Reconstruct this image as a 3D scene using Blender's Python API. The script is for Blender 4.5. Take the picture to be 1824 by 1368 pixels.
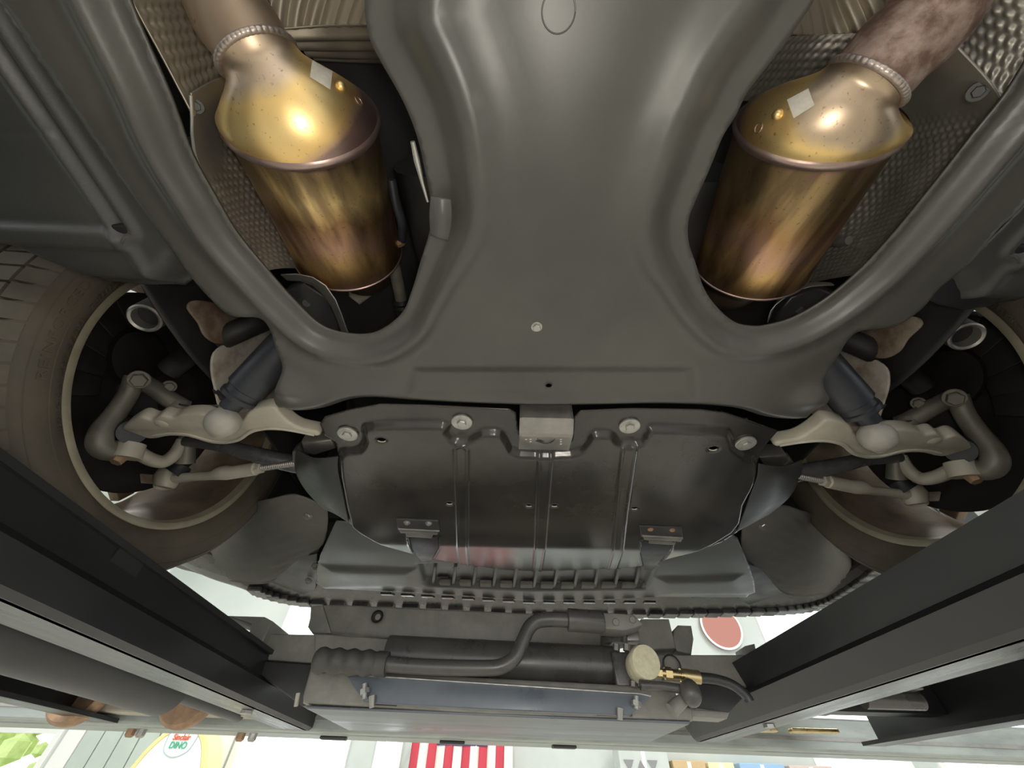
import bpy, bmesh, math, random
import numpy as np
from mathutils import Vector, Matrix
from mathutils.geometry import delaunay_2d_cdt
random.seed(4); rng = np.random.default_rng(4)
for o in list(bpy.data.objects): bpy.data.objects.remove(o)
S = bpy.context.scene; COL = S.collection

# ------------------------------------------------------------------ camera
ZC = 1.45                       # camera height above the shop floor
F = 680.0; EL = math.radians(48.05); ROLL = math.radians(1.28)
ce, se = math.cos(EL), math.sin(EL); cr, sr = math.cos(ROLL), math.sin(ROLL)
AX = Vector((1, 0, 0)); FW = Vector((0, ce, se)); UP = Vector((0, -se, ce))
RIGHT = AX*cr + UP*sr; UPV = -AX*sr + UP*cr
cam = bpy.data.cameras.new('camera'); camo = bpy.data.objects.new('camera', cam); COL.objects.link(camo)
cam.sensor_width = 36; cam.lens = F/1824*36; cam.clip_start = .01; cam.clip_end = 200
camo.matrix_world = Matrix((( RIGHT.x, UPV.x, -FW.x, 0), (RIGHT.y, UPV.y, -FW.y, 0), (RIGHT.z, UPV.z, -FW.z, ZC), (0, 0, 0, 1)))
S.camera = camo
# ------------------------------------------------------------------ sky, lamps, exposure
w = bpy.data.worlds.new('world'); S.world = w; w.use_nodes = True
bg = w.node_tree.nodes['Background']; bg.inputs[0].default_value = (.93, .97, 1, 1); bg.inputs[1].default_value = 2.3
S.view_settings.view_transform = 'Standard'; S.view_settings.look = 'None'; S.view_settings.gamma = 1
S.view_settings.use_curve_mapping = False
S.view_settings.exposure = 0.22
def lamp(name, typ, loc, energy, size, col=(1, 1, 1), rot=(0, 0, 0), sy=None):
    l = bpy.data.lights.new(name, typ); o = bpy.data.objects.new(name, l); COL.objects.link(o)
    l.energy = energy; l.color = col; o.location = loc; o.rotation_euler = rot
    if typ == 'AREA':
        l.size = size
        if sy: l.shape = 'RECTANGLE'; l.size_y = sy
    else: l.shadow_soft_size = size
    return o
lamp('phone_torch', 'POINT', (.03, -.035, ZC-.02), 3.1, .03, (1, .94, .83))
for lx in (-3.4, 0, 3.4):
    for ly in (-4.2, 3.4):
        lamp('added_ceiling_light', 'AREA', (lx, ly, 4.38), 75, .35, (1, .97, .9), (0, 0, 0), 2.2)  # unseen lamps, added so the floor bounces light up at the car

# ------------------------------------------------------------------ pixel helpers (photo frame 1824 x 1368), heights relative to the camera
def ray(px, py):
    u = (px-912)/F; v = (684-py)/F
    return FW + RIGHT*u + UPV*v
def P(px, py, z):  r = ray(px, py); return r*(z/r.z)
def PY(px, py, y): r = ray(px, py); return r*(y/r.y)
def PX(px, py, x): r = ray(px, py); return r*(x/r.x)
def PT(px, py, t): return ray(px, py)*t
def depth(p): return p.dot(FW)
def rad(p, rpx): return rpx*depth(p)/F
def xy(pts, z): return np.array([P(a, b, z)[:2] for a, b in pts])
X0 = .060                       # car centre plane

# ------------------------------------------------------------------ mesh helpers
MIRROR = False
def ilink(o, parent=None):
    COL.objects.link(o)
    if parent is not None:
        o.parent = parent
        if parent.type == 'EMPTY' and parent.parent is None:
            o.matrix_parent_inverse = Matrix.Translation(-parent.location)
    return o
def mk(name, verts, faces, mat, parent=None, smooth=True, label=None, kind=None, ang=40):
    v = [tuple(p) for p in verts]
    if MIRROR: v = [(2*X0-p[0], p[1], p[2]) for p in v]; faces = [tuple(reversed(f)) for f in faces]
    me = bpy.data.meshes.new(name); me.from_pydata(v, [], [tuple(int(i) for i in f) for f in faces]); me.update()
    if mat: me.materials.append(mat)
    if smooth:
        me.polygons.foreach_set('use_smooth', [True]*len(me.polygons))
        if ang: me.set_sharp_from_angle(angle=math.radians(ang))
    o = ilink(bpy.data.objects.new(name, me), parent)
    if label: o['label'] = label
    if kind: o['kind'] = kind
    return o
def empty(name, loc, label=None, cat=None, parent=None):
    o = bpy.data.objects.new(name, None); o.location = loc if parent is None else (0, 0, 0); o.empty_display_size = .05
    ilink(o, parent)
    if label: o['label'] = label
    if cat: o['category'] = cat
    return o
def tag(o, label, cat, group=None, kind=None):
    if label: o['label'] = label
    if cat: o['category'] = cat
    if group: o['group'] = group
    if kind: o['kind'] = kind
    return o
class MB:
    def __init__(s): s.v = []; s.f = []
    def add(s, v, f):
        n = len(s.v); s.v += [Vector(p) for p in v]; s.f += [tuple(i+n for i in q) for q in f]; return s
    def box(s, lo, hi, M=None, bev=0):
        bm = bmesh.new(); bmesh.ops.create_cube(bm, size=1)
        for q in bm.verts: q.co = Vector(((lo[i]+hi[i])/2+q.co[i]*(hi[i]-lo[i]) for i in range(3)))
        if bev: bmesh.ops.bevel(bm, geom=list(bm.edges), offset=bev, segments=2, profile=.5, affect='EDGES')
        if M is not None: bm.transform(M)
        bm.verts.index_update()
        s.add([q.co.copy() for q in bm.verts], [[q.index for q in f.verts] for f in bm.faces]); bm.free(); return s
    def tube(s, pts, r, n=14, cap=True, hollow=None):
        pts = [Vector(p) for p in pts]; k = len(pts); rr = r if isinstance(r, (list, tuple, np.ndarray)) else [r]*k
        tan = [(pts[min(i+1, k-1)]-pts[max(i-1, 0)]).normalized() for i in range(k)]
        a = tan[0].orthogonal().normalized(); base = len(s.v)
        for i in range(k):
            a = (a-tan[i]*a.dot(tan[i])).normalized(); b = tan[i].cross(a)
            for j in range(n):
                th = 2*math.pi*j/n; s.v.append(pts[i]+(a*math.cos(th)+b*math.sin(th))*rr[i])
        for i in range(k-1):
            for j in range(n):
                j2 = (j+1) % n; s.f.append((base+i*n+j, base+i*n+j2, base+(i+1)*n+j2, base+(i+1)*n+j))
        if cap:
            s.f.append(tuple(base+j for j in reversed(range(n)))); s.f.append(tuple(base+(k-1)*n+j for j in range(n)))
        return s
    def ball(s, c, r, n=14, sc=(1, 1, 1)):
        c = Vector(c); base = len(s.v); m = n//2+1
        for i in range(m):
            ph = math.pi*i/(m-1)
            for j in range(n):
                th = 2*math.pi*j/n
                s.v.append(c+Vector((r*sc[0]*math.sin(ph)*math.cos(th), r*sc[1]*math.sin(ph)*math.sin(th), r*sc[2]*math.cos(ph))))
        for i in range(m-1):
            for j in range(n):
                s.f.append((base+i*n+j, base+(i+1)*n+j, base+(i+1)*n+(j+1) % n, base+i*n+(j+1) % n))
        return s
    def prism(s, poly, d, bev=0):
        """poly: list of 3D points (roughly planar), extruded by vector d"""
        poly = [Vector(p) for p in poly]; d = Vector(d)
        bm = bmesh.new(); a = [bm.verts.new(p) for p in poly]; b = [bm.verts.new(p+d) for p in poly]; n = len(a)
        e = []
        f0 = bm.faces.new(list(reversed(a))); f1 = bm.faces.new(b)
        for i in range(n): bm.faces.new((a[i], a[(i+1) % n], b[(i+1) % n], b[i]))
        bmesh.ops.recalc_face_normals(bm, faces=list(bm.faces))
        if bev: bmesh.ops.bevel(bm, geom=[x for x in bm.edges if (x.link_faces[0] in (f0, f1)) != (x.link_faces[1] in (f0, f1))], offset=bev, segments=3, profile=.5, affect='EDGES')
        bmesh.ops.triangulate(bm, faces=[f for f in bm.faces if len(f.verts) > 4])
        bm.verts.index_update()
        s.add([q.co.copy() for q in bm.verts], [[q.index for q in f.verts] for f in bm.faces]); bm.free(); return s
    def build(s, name, mat, parent=None, **k): return mk(name, s.v, s.f, mat, parent, **k)
def spline(pts, n=8, closed=False):
    p = np.array([tuple(q) for q in pts], float); k = len(p); out = []
    for i in range(k if closed else k-1):
        if closed: a, b, c, d = p[i-1], p[i], p[(i+1) % k], p[(i+2) % k]
        else: a, b, c, d = p[max(i-1, 0)], p[i], p[i+1], p[min(i+2, k-1)]
        for j in range(n):
            t = j/n; out.append(.5*(2*b+(c-a)*t+(2*a-5*b+4*c-d)*t*t+(3*b-a-3*c+d)*t**3))
    if not closed: out.append(p[-1])
    return np.array(out)
def loft(rings, n=48, cap=True):
    """rings: (centre, axis, radius)"""
    mb = MB(); ref = None
    for c, a, r in rings:
        a = Vector(a).normalized()
        if ref is None: ref = a.orthogonal().normalized()
        ref = (ref-a*ref.dot(a)).normalized(); b = a.cross(ref)
        for j in range(n):
            th = 2*math.pi*j/n; mb.v.append(Vector(c)+(ref*math.cos(th)+b*math.sin(th))*r)
    for i in range(len(rings)-1):
        for j in range(n): mb.f.append((i*n+j, i*n+(j+1) % n, (i+1)*n+(j+1) % n, (i+1)*n+j))
    if cap: mb.f.append(tuple(reversed(range(n)))); mb.f.append(tuple((len(rings)-1)*n+j for j in range(n)))
    return mb
def dens(poly, sp):
    out = []; k = len(poly)
    for i in range(k):
        a, b = poly[i], poly[(i+1) % k]; m = max(1, int(np.hypot(*(b-a))/sp))
        for j in range(m): out.append(a+(b-a)*j/m)
    return np.array(out)
def inpoly(q, poly):
    x, y = q[:, 0], q[:, 1]; c = np.zeros(len(q), bool); k = len(poly)
    for i in range(k):
        x1, y1 = poly[i]; x2, y2 = poly[(i+1) % k]
        if y1 == y2: continue
        c ^= ((y1 > y) != (y2 > y)) & (x < (x2-x1)*(y-y1)/(y2-y1)+x1)
    return c
def dline(q, poly, closed=True):
    d = np.full(len(q), 9e9); k = len(poly)
    for i in range(k if closed else k-1):
        a = poly[i]; b = poly[(i+1) % k]; ab = b-a; L = ab@ab
        if L < 1e-14: continue
        t = np.clip(((q-a)@ab)/L, 0, 1); e = q-a-t[:, None]*ab; d = np.minimum(d, np.einsum('ij,ij->i', e, e))
    return np.sqrt(d)
def sstep(a, b, x): t = np.clip((x-a)/(b-a), 0, 1); return t*t*(3-2*t)
def panel(name, outline, holes, zf, fine, coarse, mat, parent, band=.05, thick=.003, feat=(), label=None, smooth_ang=55):
    """plan-view outline with holes, meshed by constrained Delaunay and raised by zf"""
    O = dens(np.array(outline), fine); H = [dens(np.array(h), fine) for h in holes]
    lo, hi = O.min(0), O.max(0)
    def grid(sp):
        gx = np.arange(lo[0], hi[0], sp); gy = np.arange(lo[1], hi[1], sp)
        g = np.array([(x+(sp*.5 if j % 2 else 0), y) for j, y in enumerate(gy) for x in gx]); return g
    def edged(g):
        d = dline(g, O)
        for h in H: d = np.minimum(d, dline(g, h))
        return d
    def feats(g):
        d = np.full(len(g), 9.)
        for f, cl in feat: d = np.minimum(d, dline(g, np.array(f), cl))
        return d
    gf = grid(fine); gf = gf[inpoly(gf, O)]; de = edged(gf); near = np.minimum(de, feats(gf)+.6*0)
    gf = gf[(de > fine*.55) & (near < band)]
    gc = grid(coarse); gc = gc[inpoly(gc, O)]; dc = np.minimum(edged(gc), feats(gc)); gc = gc[dc >= band]
    ok = np.ones(len(gf), bool); okc = np.ones(len(gc), bool)
    for h in H: ok &= ~inpoly(gf, h); okc &= ~inpoly(gc, h)
    pts = [O]+H+[gf[ok], gc[okc]]; edges = []; n = 0
    for l in [O]+H:
        edges += [(n+i, n+(i+1) % len(l)) for i in range(len(l))]; n += len(l)
    A = np.concatenate(pts)
    vo, eo, fo, *_ = delaunay_2d_cdt([Vector(p) for p in A], edges, [], 0, 1e-7)
    V = np.array([tuple(p) for p in vo]); T = np.array([f for f in fo if len(f) == 3])
    c = V[T].mean(1); k = inpoly(c, O)
    for h in H: k &= ~inpoly(c, h)
    T = T[k]; a = V[T[:, 1]]-V[T[:, 0]]; b = V[T[:, 2]]-V[T[:, 0]]; s = a[:, 0]*b[:, 1]-a[:, 1]*b[:, 0]
    T[s > 0] = T[s > 0][:, ::-1]                    # normals look down
    z = zf(V)
    o = mk(name, np.c_[V, z], T, mat, parent, ang=smooth_ang, label=label)
    m = o.modifiers.new('thickness', 'SOLIDIFY'); m.thickness = thick; m.offset = -1
    return o
def patch(name, ctrl, nu, nv, mat, parent, pat=None, thick=.0015, label=None, flip=False):
    """ctrl: rows of 3D points; smooth surface with a relief pattern pat(s,t) in metres along the normal"""
    rows = [spline(r, 12) for r in ctrl]; R = np.array(rows)
    cols = np.array([spline(R[:, j], 12) for j in range(R.shape[1])]).transpose(1, 0, 2)
    def resamp(G, n, ax):
        k = G.shape[ax]; t = np.linspace(0, k-1, n); i = np.minimum(t.astype(int), k-2); f = t-i
        A = np.take(G, i, ax); B = np.take(G, i+1, ax); f = f.reshape((-1, 1, 1) if ax == 0 else (1, -1, 1)); return A*(1-f)+B*f
    G = resamp(resamp(cols, nu, 0), nv, 1)
    du = np.gradient(G, axis=0); dv = np.gradient(G, axis=1); N = np.cross(du, dv); N /= np.linalg.norm(N, axis=2, keepdims=True)+1e-12
    if flip: N = -N
    su = np.cumsum(np.linalg.norm(du, axis=2), 0).mean(1)[:, None]*np.ones((1, nv)); sv = np.cumsum(np.linalg.norm(dv, axis=2), 1).mean(0)[None]*np.ones((nu, 1))
    if pat is not None: G = G+N*pat(su, sv, np.linspace(0, 1, nu)[:, None]*np.ones((1, nv)), np.linspace(0, 1, nv)[None]*np.ones((nu, 1)))[..., None]
    idx = np.arange(nu*nv).reshape(nu, nv)
    q = np.stack([idx[:-1, :-1], idx[1:, :-1], idx[1:, 1:], idx[:-1, 1:]], -1).reshape(-1, 4)
    if flip: q = q[:, ::-1]
    o = mk(name, G.reshape(-1, 3), q, mat, parent, ang=0, label=label)
    m = o.modifiers.new('thickness', 'SOLIDIFY'); m.thickness = thick; m.offset = -1
    return o
def bolt_mesh(name, r, h, mat, flange=0, socket=False):
    """hex head looking along +Z of its own frame"""
    mb = MB()
    if flange: mb.tube([(0, 0, -.001), (0, 0, flange*.12), (0, 0, flange*.16)], [flange, flange, flange*.93], 24)
    mb.tube([(0, 0, 0), (0, 0, h*.85), (0, 0, h)], [r, r, r*.86], 6)
    me = bpy.data.meshes.new(name); me.from_pydata([tuple(p) for p in mb.v], [], mb.f); me.materials.append(mat); me.update(); return me
def place(name, me, loc, nrm, parent, scale=1, spin=0, label=None):
    o = bpy.data.objects.new(name, me); loc = Vector(loc); nrm = Vector(nrm)
    if MIRROR: loc.x = 2*X0-loc.x; nrm.x = -nrm.x
    ilink(o, parent); o.matrix_basis = Matrix.Translation(loc) @ nrm.to_track_quat('Z', 'Y').to_matrix().to_4x4() @ Matrix.Rotation(spin, 4, 'Z') @ Matrix.Scale(scale, 4)
    if label: o['label'] = label
    return o
DOWN = Vector((0, 0, -1))

# ------------------------------------------------------------------ materials
def pm(name, c1, c2=None, scale=8, rough=.5, metal=0, bump=0, bscale=None, c3=None, stretch=(1, 1, 1), lo=.35, hi=.65, rv=.12, spec=None, detail=6):
    m = bpy.data.materials.new(name); m.use_nodes = True; nt = m.node_tree; N = nt.nodes; L = nt.links; b = N['Principled BSDF']
    b.inputs['Roughness'].default_value = rough; b.inputs['Metallic'].default_value = metal
    if spec is not None: b.inputs['Specular IOR Level'].default_value = spec
    b.inputs['Base Color'].default_value = (*c1, 1)
    tc = N.new('ShaderNodeTexCoord'); mp = N.new('ShaderNodeMapping'); mp.inputs['Scale'].default_value = stretch
    L.new(tc.outputs['Object'], mp.inputs[0])
    if c2 is not None:
        n = N.new('ShaderNodeTexNoise'); n.inputs['Scale'].default_value = scale; n.inputs['Detail'].default_value = detail; n.inputs['Roughness'].default_value = .62
        L.new(mp.outputs[0], n.inputs['Vector'])
        r = N.new('ShaderNodeValToRGB'); r.color_ramp.elements[0].position = lo; r.color_ramp.elements[1].position = hi
        r.color_ramp.elements[0].color = (*c1, 1); r.color_ramp.elements[1].color = (*c2, 1)
        if c3 is not None:
            e = r.color_ramp.elements.new(min(.98, hi+.12)); e.color = (*c3, 1)
        L.new(n.outputs[0], r.inputs[0]); L.new(r.outputs[0], b.inputs['Base Color'])
        mr = N.new('ShaderNodeMapRange'); mr.inputs['From Min'].default_value = .3; mr.inputs['From Max'].default_value = .7
        mr.inputs['To Min'].default_value = max(.02, rough-rv); mr.inputs['To Max'].default_value = min(1, rough+rv)
        L.new(n.outputs[0], mr.inputs[0]); L.new(mr.outputs[0], b.inputs['Roughness'])
    if bump:
        n2 = N.new('ShaderNodeTexNoise'); n2.inputs['Scale'].default_value = bscale or scale*8; n2.inputs['Detail'].default_value = 4
        L.new(mp.outputs[0], n2.inputs['Vector']); bp = N.new('ShaderNodeBump'); bp.inputs['Strength'].default_value = bump; bp.inputs['Distance'].default_value = .002
        L.new(n2.outputs[0], bp.inputs['Height']); L.new(bp.outputs[0], b.inputs['Normal'])
    return m
def plain(name, c, rough=.5, metal=0): return pm(name, c, None, rough=rough, metal=metal)
def cat_mat(name, stops, axis0, axis1, streak, bands=False):
    """heat-tinted stainless steel: colour bands along the converter, streaked along its length"""
    m = bpy.data.materials.new(name); m.use_nodes = True; nt = m.node_tree; N = nt.nodes; L = nt.links; b = N['Principled BSDF']
    b.inputs['Metallic'].default_value = .92; b.inputs['Roughness'].default_value = .36
    a0, a1 = Vector(axis0), Vector(axis1); d = a1-a0
    tc = N.new('ShaderNodeTexCoord'); dt = N.new('ShaderNodeVectorMath'); dt.operation = 'DOT_PRODUCT'; dt.inputs[1].default_value = d/d.length_squared
    L.new(tc.outputs['Object'], dt.inputs[0])
    sub = N.new('ShaderNodeMath'); sub.operation = 'SUBTRACT'; sub.inputs[1].default_value = a0.dot(d)/d.length_squared; L.new(dt.outputs['Value'], sub.inputs[0])
    mp = N.new('ShaderNodeMapping'); mp.inputs['Scale'].default_value = streak; L.new(tc.outputs['Object'], mp.inputs[0])
    n = N.new('ShaderNodeTexNoise'); n.inputs['Scale'].default_value = 16; n.inputs['Detail'].default_value = 5; L.new(mp.outputs[0], n.inputs['Vector'])
    ma = N.new('ShaderNodeMath'); ma.operation = 'MULTIPLY_ADD'; ma.inputs[1].default_value = .42; L.new(n.outputs[0], ma.inputs[0])
    s2 = N.new('ShaderNodeMath'); s2.operation = 'SUBTRACT'; s2.inputs[1].default_value = .21; L.new(sub.outputs[0], s2.inputs[0]); L.new(s2.outputs[0], ma.inputs[2])
    r = N.new('ShaderNodeValToRGB'); cr_ = r.color_ramp
    cr_.elements[0].position = stops[0][0]; cr_.elements[0].color = (*stops[0][1], 1); cr_.elements[1].position = stops[-1][0]; cr_.elements[1].color = (*stops[-1][1], 1)
    for p, c in stops[1:-1]: e = cr_.elements.new(p); e.color = (*c, 1)
    L.new(ma.outputs[0], r.inputs[0])
    n2 = N.new('ShaderNodeTexNoise'); n2.inputs['Scale'].default_value = 300; n2.inputs['Detail'].default_value = 3; L.new(tc.outputs['Object'], n2.inputs['Vector'])
    r2 = N.new('ShaderNodeValToRGB'); r2.color_ramp.elements[0].position = .26; r2.color_ramp.elements[0].color = (.45, .4, .35, 1); r2.color_ramp.elements[1].position = .36; r2.color_ramp.elements[1].color = (1, 1, 1, 1)
    L.new(n2.outputs[0], r2.inputs[0]); mx = N.new('ShaderNodeMix'); mx.data_type = 'RGBA'; mx.blend_type = 'MULTIPLY'; mx.inputs[0].default_value = .8
    L.new(r.outputs[0], mx.inputs[6]); L.new(r2.outputs[0], mx.inputs[7]); 
    out = mx.outputs[2]
    if bands:
        m3 = N.new('ShaderNodeMapping'); m3.inputs['Scale'].default_value = (6, .25, 3); L.new(tc.outputs['Object'], m3.inputs[0])
        n3 = N.new('ShaderNodeTexNoise'); n3.inputs['Scale'].default_value = 9; n3.inputs['Detail'].default_value = 3; L.new(m3.outputs[0], n3.inputs['Vector'])
        r3 = N.new('ShaderNodeValToRGB'); r3.color_ramp.elements[0].position = .40; r3.color_ramp.elements[0].color = (.52, .45, .42, 1); r3.color_ramp.elements[1].position = .60; r3.color_ramp.elements[1].color = (1.12, 1.0, .84, 1)
        L.new(n3.outputs[0], r3.inputs[0]); m4 = N.new('ShaderNodeMix'); m4.data_type = 'RGBA'; m4.blend_type = 'MULTIPLY'; m4.inputs[0].default_value = 1
        L.new(out, m4.inputs[6]); L.new(r3.outputs[0], m4.inputs[7]); out = m4.outputs[2]
    L.new(out, b.inputs['Base Color'])
    mr = N.new('ShaderNodeMapRange'); mr.inputs['To Min'].default_value = .27; mr.inputs['To Max'].default_value = .5; L.new(n.outputs[0], mr.inputs[0]); L.new(mr.outputs[0], b.inputs['Roughness'])
    return m
M = {}
M['tray'] = pm('tray_plastic', (.054, .052, .046), (.080, .076, .066), 3.5, .40, bump=.02, bscale=260, rv=.05)
M['floorpanel'] = pm('floor_panel_plastic', (.042, .042, .039), (.062, .061, .056), 5, .44, bump=.08, bscale=260, rv=.06)
M['skid'] = pm('skid_coating', (.020, .019, .018), (.042, .036, .030), 6, .22, rv=.04)
M['black'] = pm('black_plastic', (.022, .022, .022), (.038, .037, .035), 14, .45)
M['under'] = pm('undertray_dusty_plastic', (.080, .081, .078), (.125, .122, .112), 6, .38)
M['deep'] = pm('engine_bay_black', (.010, .010, .010), (.018, .017, .016), 9, .6)
M['shield'] = pm('heat_shield_aluminium', (.36, .34, .30), (.46, .43, .38), 7, .48, metal=.75)
M['shield_warm'] = pm('heat_shield_aluminium_tanned', (.40, .35, .28), (.50, .45, .36), 7, .5, metal=.7)
M['pipe'] = pm('exhaust_pipe_steel', (.24, .17, .12), (.36, .27, .19), 14, .46, metal=.75, stretch=(1, .35, 1))
M['pipe_rust'] = pm('exhaust_pipe_rusty', (.34, .25, .21), (.17, .105, .08), 48, .55, metal=.5, c3=(.11, .065, .045), lo=.40, hi=.58, bump=.2, bscale=90)
M['weld'] = pm('weld_bead', (.50, .43, .38), (.34, .28, .25), 60, .42, metal=.8, bump=.4, bscale=160)
M['rimring'] = pm('crimped_rim_purple_steel', (.42, .31, .27), (.30, .21, .19), 30, .36, metal=.85)
M['etch'] = pm('etched_patch', (.62, .58, .50), (.5, .46, .38), 90, .7, metal=.2)
M['alu'] = pm('dirty_cast_aluminium', (.40, .365, .295), (.50, .46, .38), 16, .62, metal=.15, bump=.25, bscale=80)
M['joint'] = pm('grey_cast_joint', (.30, .28, .245), (.40, .37, .32), 22, .6, metal=.15, bump=.3, bscale=90)
M['knuckle'] = pm('grimy_cast_knuckle', (.15, .14, .12), (.30, .27, .22), 12, .55, metal=.3, bump=.2, bscale=70)
M['steel'] = pm('grey_steel', (.22, .21, .195), (.32, .30, .27), 24, .42, metal=.7)
M['bolt'] = pm('zinc_bolt', (.46, .45, .42), (.34, .33, .30), 60, .42, metal=.75)
M['rustbolt'] = pm('rusted_bolt', (.42, .26, .15), (.30, .20, .13), 50, .6, metal=.4)
M['copper'] = pm('copper_screw', (.60, .36, .22), (.45, .28, .18), 50, .4, metal=.8)
M['boot'] = pm('dark_rubber_boot', (.018, .020, .026), (.030, .032, .038), 14, .45)
M['bar'] = pm('stabiliser_bar_paint', (.055, .056, .058), (.075, .075, .076), 12, .28)
M['tyre'] = pm('dusty_tyre_rubber', (.085, .070, .052), (.125, .100, .072), 12, .8, bump=.15, bscale=200)
M['tread'] = pm('dusty_tread_rubber', (.105, .090, .068), (.145, .122, .09), 22, .85, bump=.3, bscale=120)
M['rim'] = pm('brake_dusted_rim', (.13, .090, .060), (.27, .205, .14), 15, .55, metal=.3, c3=(.40, .33, .24), bump=.2, bscale=90)
M['rimlip'] = pm('rim_lip', (.33, .29, .21), (.42, .38, .28), 22, .5, metal=.3)
M['disc'] = pm('brake_shield_black', (.012, .011, .010), (.022, .020, .018), 12, .6)
M['liner'] = pm('felt_liner', (.15, .142, .124), (.20, .19, .165), 8, .85, bump=.5, bscale=220, c3=(.07, .062, .055))
M['pale'] = pm('pale_dusty_inner_panel', (.46, .42, .36), (.24, .18, .13), 18, .8, lo=.45, hi=.66)
M['rustplate'] = pm('rusty_undercoat', (.14, .085, .055), (.30, .25, .20), 22, .8, lo=.40, hi=.66)
M['body'] = pm('body_underseal', (.014, .014, .014), (.022, .022, .021), 6, .7)
M['runway'] = pm('runway_black_paint', (.011, .012, .013), (.020, .020, .020), 3.2, .40, c3=(.055, .053, .048), lo=.38, hi=.68, rv=.12, stretch=(1.5, .7, 1.5))
M['runway_edge'] = pm('worn_flange_steel', (.09, .095, .10), (.17, .17, .17), 10, .32, metal=.4, stretch=(6, .5, 2))
M['cross'] = pm('cross_beam_grey_green', (.26, .28, .26), (.40, .43, .39), 6, .42, metal=.25, stretch=(.6, 3, 3))
M['jack'] = pm('jack_dusty_paint', (.19, .182, .158), (.26, .246, .21), 26, .5, bump=.2, bscale=140, c3=(.36, .33, .27), lo=.4, hi=.72)
M['jack_blk'] = pm('jack_black_steel', (.06, .057, .052), (.09, .085, .075), 14, .30, c3=(.14, .125, .10), lo=.4, hi=.7)
M['jack_blue'] = pm('jack_blue_grey_plate', (.075, .088, .105), (.11, .125, .145), 9, .34)
M['jack_under'] = pm('jack_underside_blue_grey', (.11, .12, .13), (.17, .18, .19), 6, .36, metal=.2, c3=(.05, .05, .05), lo=.40, hi=.66, stretch=(.5, 3, 3))
M['grip'] = pm('rubber_grip', (.05, .048, .043), (.07, .066, .06), 30, .6)
M['brass'] = pm('brass', (.52, .40, .20), (.62, .50, .28), 40, .32, metal=.9)
M['cap'] = pm('cream_cap', (.62, .57, .40), (.50, .45, .31), 90, .5, bump=.3, bscale=160)
M['hose'] = plain('hose_rubber', (.03, .03, .03), .4)
M['white'] = pm('white_wall', (.52, .57, .55), (.58, .62, .60), 2, .6)
M['wallgreen'] = pm('pale_green_siding', (.47, .54, .50), (.53, .60, .55), 2, .6)
M['trimw'] = plain('white_trim', (.88, .88, .86), .5)
M['floor'] = pm('shop_concrete', (.56, .54, .49), (.66, .63, .58), 1.2, .45)
M['ceil'] = pm('ceiling_white', (.82, .82, .80), (.87, .87, .85), 2, .7)

def emis(name, c, s):
    m = bpy.data.materials.new(name); m.use_nodes = True; b = m.node_tree.nodes['Principled BSDF']
    b.inputs['Base Color'].default_value = (.8, .8, .8, 1); b.inputs['Emission Color'].default_value = (*c, 1); b.inputs['Emission Strength'].default_value = s; return m
gl = bpy.data.materials.new('window_glass'); gl.use_nodes = True; gb = gl.node_tree.nodes['Principled BSDF']
gb.inputs['Base Color'].default_value = (.95, 1, .98, 1); gb.inputs['Roughness'].default_value = .02; gb.inputs['Transmission Weight'].default_value = 1; gb.inputs['IOR'].default_value = 1.02
M['glass'] = gl

# ------------------------------------------------------------------ the shop
def sbox(name, lo, hi, mat, parent=None, bev=0):
    return MB().box(lo, hi, bev=bev).build(name, mat, parent, smooth=False)
FL = -ZC; CE = 3.05; WY = 6.0
tag(sbox('floor', (-8, -9, FL-.1), (8, 9.5, FL), M['floor']), 'pale concrete shop floor under the lift', None, kind='structure')
tag(sbox('ceiling', (-7.2, -5.5, CE), (7.2, WY+.2, CE+.15), M['ceil']), 'white shop ceiling above the lifted car', None, kind='structure')
WIN = [(-6.3, -5.05, -.55, 2.6), (-3.05, -1.75, -.5, 2.7), (-1.45, -1.15, -.5, 2.7), (3.5, 4.6, -.5, 2.4), (4.9, 6.4, -.5, 2.4)]
def wall_strips():
    mb = MB(); x = -7.2
    for a, b, c, d in WIN:
        mb.box((x, WY, FL), (a, WY+.15, CE)); mb.box((a, WY, FL), (b, WY+.15, c)); mb.box((a, WY, d), (b, WY+.15, CE)); x = b
    mb.box((x, WY, FL), (7.2, WY+.15, CE)); return mb
tag(wall_strips().build('wall_front', M['white'], smooth=False), 'white front wall of the shop with windows', None, kind='structure')
tag(sbox('wall_left', (-7.35, -2.5, FL), (-7.2, WY+.15, CE), M['wallgreen']), 'pale green side wall on the left', None, kind='structure')
tag(sbox('wall_right', (7.2, -2.5, FL), (7.35, WY+.15, CE), M['white']), 'white side wall on the right', None, kind='structure')
for i, (a, b, c, d) in enumerate(WIN):
    fr = MB(); e = .07
    for lo, hi in (((a, c), (a+e, d)), ((b-e, c), (b, d)), ((a+e, c), (b-e, c+e)), ((a+e, d-e), (b-e, d))):
        fr.box((lo[0], WY-.03, lo[1]), (hi[0], WY+.12, hi[1]))
    o = tag(fr.build('window_%d' % (i+1), M['trimw'], smooth=False), ['tall window with greenery outside at the far left', 'wide pale window beside the oval sign', 'narrow window beside the striped flag', 'white framed window on the right', 'wide white framed window at the far right'][i], None, kind='structure')
    n = 3
    for k in range(n):
        z0 = c+e+(d-c-2*e)*k/n; z1 = c+e+(d-c-2*e)*(k+1)/n
        mk('pane', [(a+e, WY+.05, z0), (b-e, WY+.05, z0), (b-e, WY+.05, z1), (a+e, WY+.05, z1)], [(0, 1, 2, 3)], M['glass'], o, smooth=False)
        if k: sbox('glazing_bar', (a+e, WY+.02, z0-.02), (b-e, WY+.08, z0+.02), M['trimw'], o)
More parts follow.
